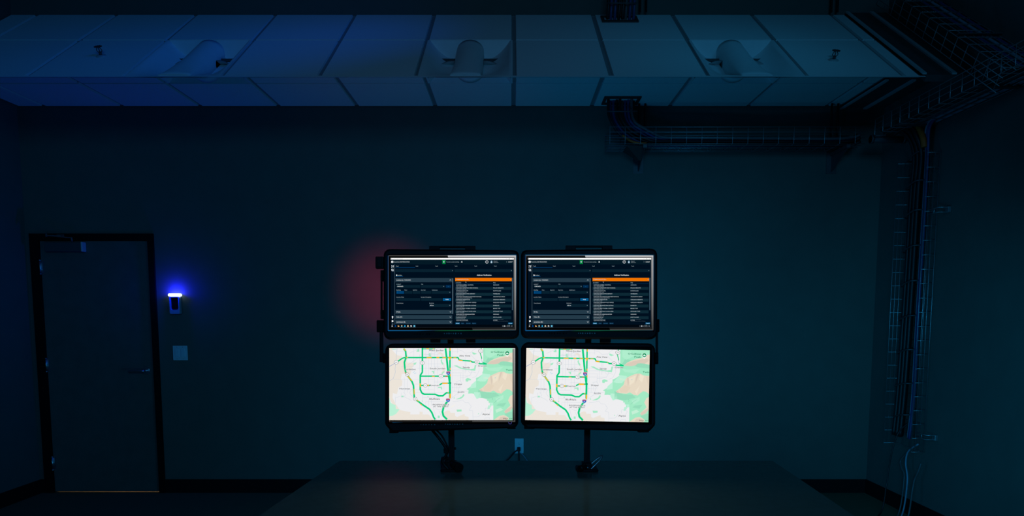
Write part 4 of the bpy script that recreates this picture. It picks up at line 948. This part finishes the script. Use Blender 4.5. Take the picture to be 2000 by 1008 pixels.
# the bundle that turns down the right wall
paths = []; vm = (vy0 + vy1) / 2; ymid = lambda f: vy0 + (vy1 - vy0) * f
mt_ = []; rad = []
for i in range(9):
    f = .26 + .040 * i; xx = XR - .034 - .014 * (i % 3)
    yv = ymid(f)
    paths.append([(XT + .04 + .008 * i, -.44 - .02 * (i % 3), 2.85 - .006 * i), (XT + .09 + .008 * i, yv + .06, 2.845), (xx - .045, yv - .01, 2.76), (xx - .008, yv - .03, 2.62), (xx, yv, 2.35), (xx, yv + .012, 1.7), (xx, yv + .03, 1.1), (xx, yv + .045, .82), (xx - .01, yv + .05, .58)])
    mt_.append(M['cblack']); rad.append(.014)
for i in range(3):
    f = .66 + .055 * i; yv = ymid(f); xx = XR - .035 - .006 * i
    paths.append([(XR - .09 - .02 * i, yv - .28, 2.835), (XR - .075, yv - .14, 2.835), (XR - .062, yv - .03, 2.78), (xx, yv, 2.6), (xx, yv, 2.2), (xx, yv + .01, 1.5), (xx, yv + .01, .9), (xx - .005, yv + .03, .58)])
    mt_.append([M['clight'], M['cblue'], M['cblue']][i]); rad.append(.009)
ties = []
for py in (303, 358, 415, 484, 553, 622, 690, 758, 822):
    z = at_x(1800, py, XR - .05).z
    if z > 2.68: continue
    ties.append([(XR - .02, ymid(.20), z - .02), (XR - .083, ymid(.24), z - .015), (XR - .088, ymid(.5), z + .012), (XR - .082, ymid(.64), z + .02), (XR - .02, ymid(.66), z + .022)])
vb = bundle('thick strapped bundle of black and pale blue cables running down the right wall', paths, mt_, rad, ties)
m = MB(); m.tube(smooth_path([(XR - .10, ymid(.55), 2.845), (XR - .085, ymid(.62), 2.80), (XR - .075, ymid(.72), 2.72), (XR - .07, ymid(.74), 2.66)]), [.02] * 19, 10); local(m, vb.location).build('orange_sleeve', M['corange'], vb)
# pipe stub beside the corner
p = at_y(1700, 272, -.36); p2 = at_y(1768, 272, -.36)
m = MB(); m.tube([(p.x, -.36, p.z), (min(p2.x, XR - .02), -.36, p.z)], .028, 16); 
for xq in (p.x, min(p2.x, XR - .03)): m.tube([(xq, -.36, p.z), (xq + .018, -.36, p.z)], .033, 16)
tag(m.build('conduit', M['closer']), 'short dark conduit under the tray in the right corner', 'pipe')
# loose ends at the bottom of the vertical tray
def loose(label, pts, r_, mt):
    P3 = [at_x(a, b, XR - c) for a, b, c in pts]
    yend = P3[-1].y
    P3 += [Vector((P3[-1].x - .05, yend - .03, .012)), Vector((P3[-1].x - .3, yend - .25, .012))]
    floor_cable('loose_cable', label, P3, r_, mt, 'loose cables below the vertical tray')
loose('pale loose cable hanging straight below the vertical tray', [(1793, 868, .06), (1774, 882, .07), (1769, 905, .08), (1772, 942, .08)], .006, M['clight'])
loose('grey loose cable bending right below the vertical tray', [(1799, 905, .06), (1794, 920, .07), (1786, 938, .08), (1782, 958, .10)], .006, M['cgrey'])
loose('thin dark cable looping out left of the vertical tray foot', [(1772, 828, .06), (1755, 845, .10), (1744, 875, .14), (1736, 915, .16), (1731, 950, .18)], .005, M['cblack'])
loose('short pale cable left of the others below the vertical tray', [(1772, 885, .06), (1759, 900, .07), (1761, 915, .08), (1766, 934, .08)], .005, M['cgrey'])

# ------------------------------------------------------------------ lights
wd = bpy.data.worlds.new('world'); SC.world = wd; wd.use_nodes = True
wb = wd.node_tree.nodes['Background']; wb.inputs[0].default_value = (.030, .36, .80, 1); wb.inputs[1].default_value = .09
def lamp(kind, name, loc, target, energy, col, size=.3, size_y=None, spot=60, blend=1.0):
    l = bpy.data.lights.new(name, kind); l.energy = energy; l.color = col
    o = bpy.data.objects.new(name, l); COL.objects.link(o); o.location = loc
    if kind == 'AREA':
        l.size = size
        if size_y: l.shape = 'RECTANGLE'; l.size_y = size_y
    else: l.shadow_soft_size = size
    if kind == 'SPOT': l.spot_size = R(spot); l.spot_blend = blend
    if target is not None: o.rotation_euler = (Vector(target) - Vector(loc)).to_track_quat('-Z', 'Y').to_euler()
    return o
LAMPS = {
 'world': (None, (0, 0, 0), 0),
 'backlight': (('AREA', (.15, -2.28, 1.22), (.15, 0, 1.05), 1.0, .5), (0, 0.249, 1), 4.333),
 'halo_fill': (('SPOT', (.70, -2.40, 1.35), (1.50, 0, 1.45), .1, 62), (0.03, 0.5, 1), 29.92),  # added spot that strengthens the wall halo right of the monitors
 'low_wall_fill': (('AREA', (.1, -2.2, .50), (.1, 0, .55), 2.2, .3), (0.03, 0.5, 1), 9.622),  # added fill below desk height, brightens the lower back wall
 'red_backlight': (('SPOT', (-.45, YM + .15, 1.66), (-1.00, 0, 1.68), .12, 20), (1, 0.03, 0.1), 121.5),
 'blue_led': (('POINT', (wl.location.x, -.055, wl.location.z + .10), None, .02, 0), (0, 0, 1), 3.65),
 'left_ceiling_fill': (('SPOT', (-3.0, -1.4, .25), (-2.8, -.35, 3.14), .2, 85), (0, 0.027, 1), 7.835),  # added blue fill for the left of the low ceiling, no fixture there
 'red_ceiling_fill': (('SPOT', (-.75, YM + .45, .9), (-.8, -.4, 3.14), .1, 50), (1, 0.05, 0.15), 1.761),  # added red fill that tints the low ceiling left of centre
 'slope_fill_left': (('AREA', (-.4, -2.4, 4.55), (-2.4, -.75, 3.32), 2.6, .12, 50), (0, 0.12, 1), 1.4),  # unseen added strip, blue fill for the left of the sloping face
 'slope_fill_mid': (('AREA', (2.3, -2.4, 4.55), (.1, -.75, 3.32), 2.4, .12, 50), (0.06, 0.45, 1), 0.1708),  # unseen added strip that fills the middle of the sloping face
 'slope_fill_right': (('AREA', (2.8, -2.5, 4.62), (1.9, -.75, 3.32), 1.9, .12, 50), (0.03, 0.47, 1), 0.545),  # unseen added strip, brightens the right of the sloping face
 'red_slope_fill': (('SPOT', (-.6, -4.6, 4.4), (-.5, -.6, 3.4), .2, 50), (1, 0.05, 0.15), 2.71),  # added red spot tinting the sloping face, stands for no fixture
 'right_wall_fill': (('SPOT', (1.3, -3.9, 1.1), (2.97, -1.55, .95), .2, 58), (0.02, 0.5, 1), 88.07),  # added fill to brighten the right wall, no fixture there
 'left_wall_fill': (('SPOT', (-1.8, -4.0, 1.2), (-3.95, -.9, 1.5), .2, 60), (0.02, 0.35, 1), 24.32),  # added bluish fill aimed at the left wall
 'room_fill': (('AREA', (.6, -8.6, 3.5), (.4, 0, 1.0), 2.4, 1.2), (0.06, 0.47, 1), 52.3),  # added teal fill from behind the camera, brightens the whole room
 'hall_light': (('AREA', ((DX0 + DX1) / 2 + .1, .55, .25), ((DX0 + DX1) / 2 + .1, 0, 0), .8, .2), (1, .55, .25), 8.0),
}
#SOLO
for k, (g, c, e) in LAMPS.items():
    if g is None: wb.inputs[0].default_value = (*c, 1); wb.inputs[1].default_value = e
    else:
        o = lamp(g[0], k, g[1], g[2], e, c, g[3], g[4] if g[0] == 'AREA' else None, g[4] if g[0] == 'SPOT' else 60)
        if len(g) > 5: o.data.spread = R(g[5])
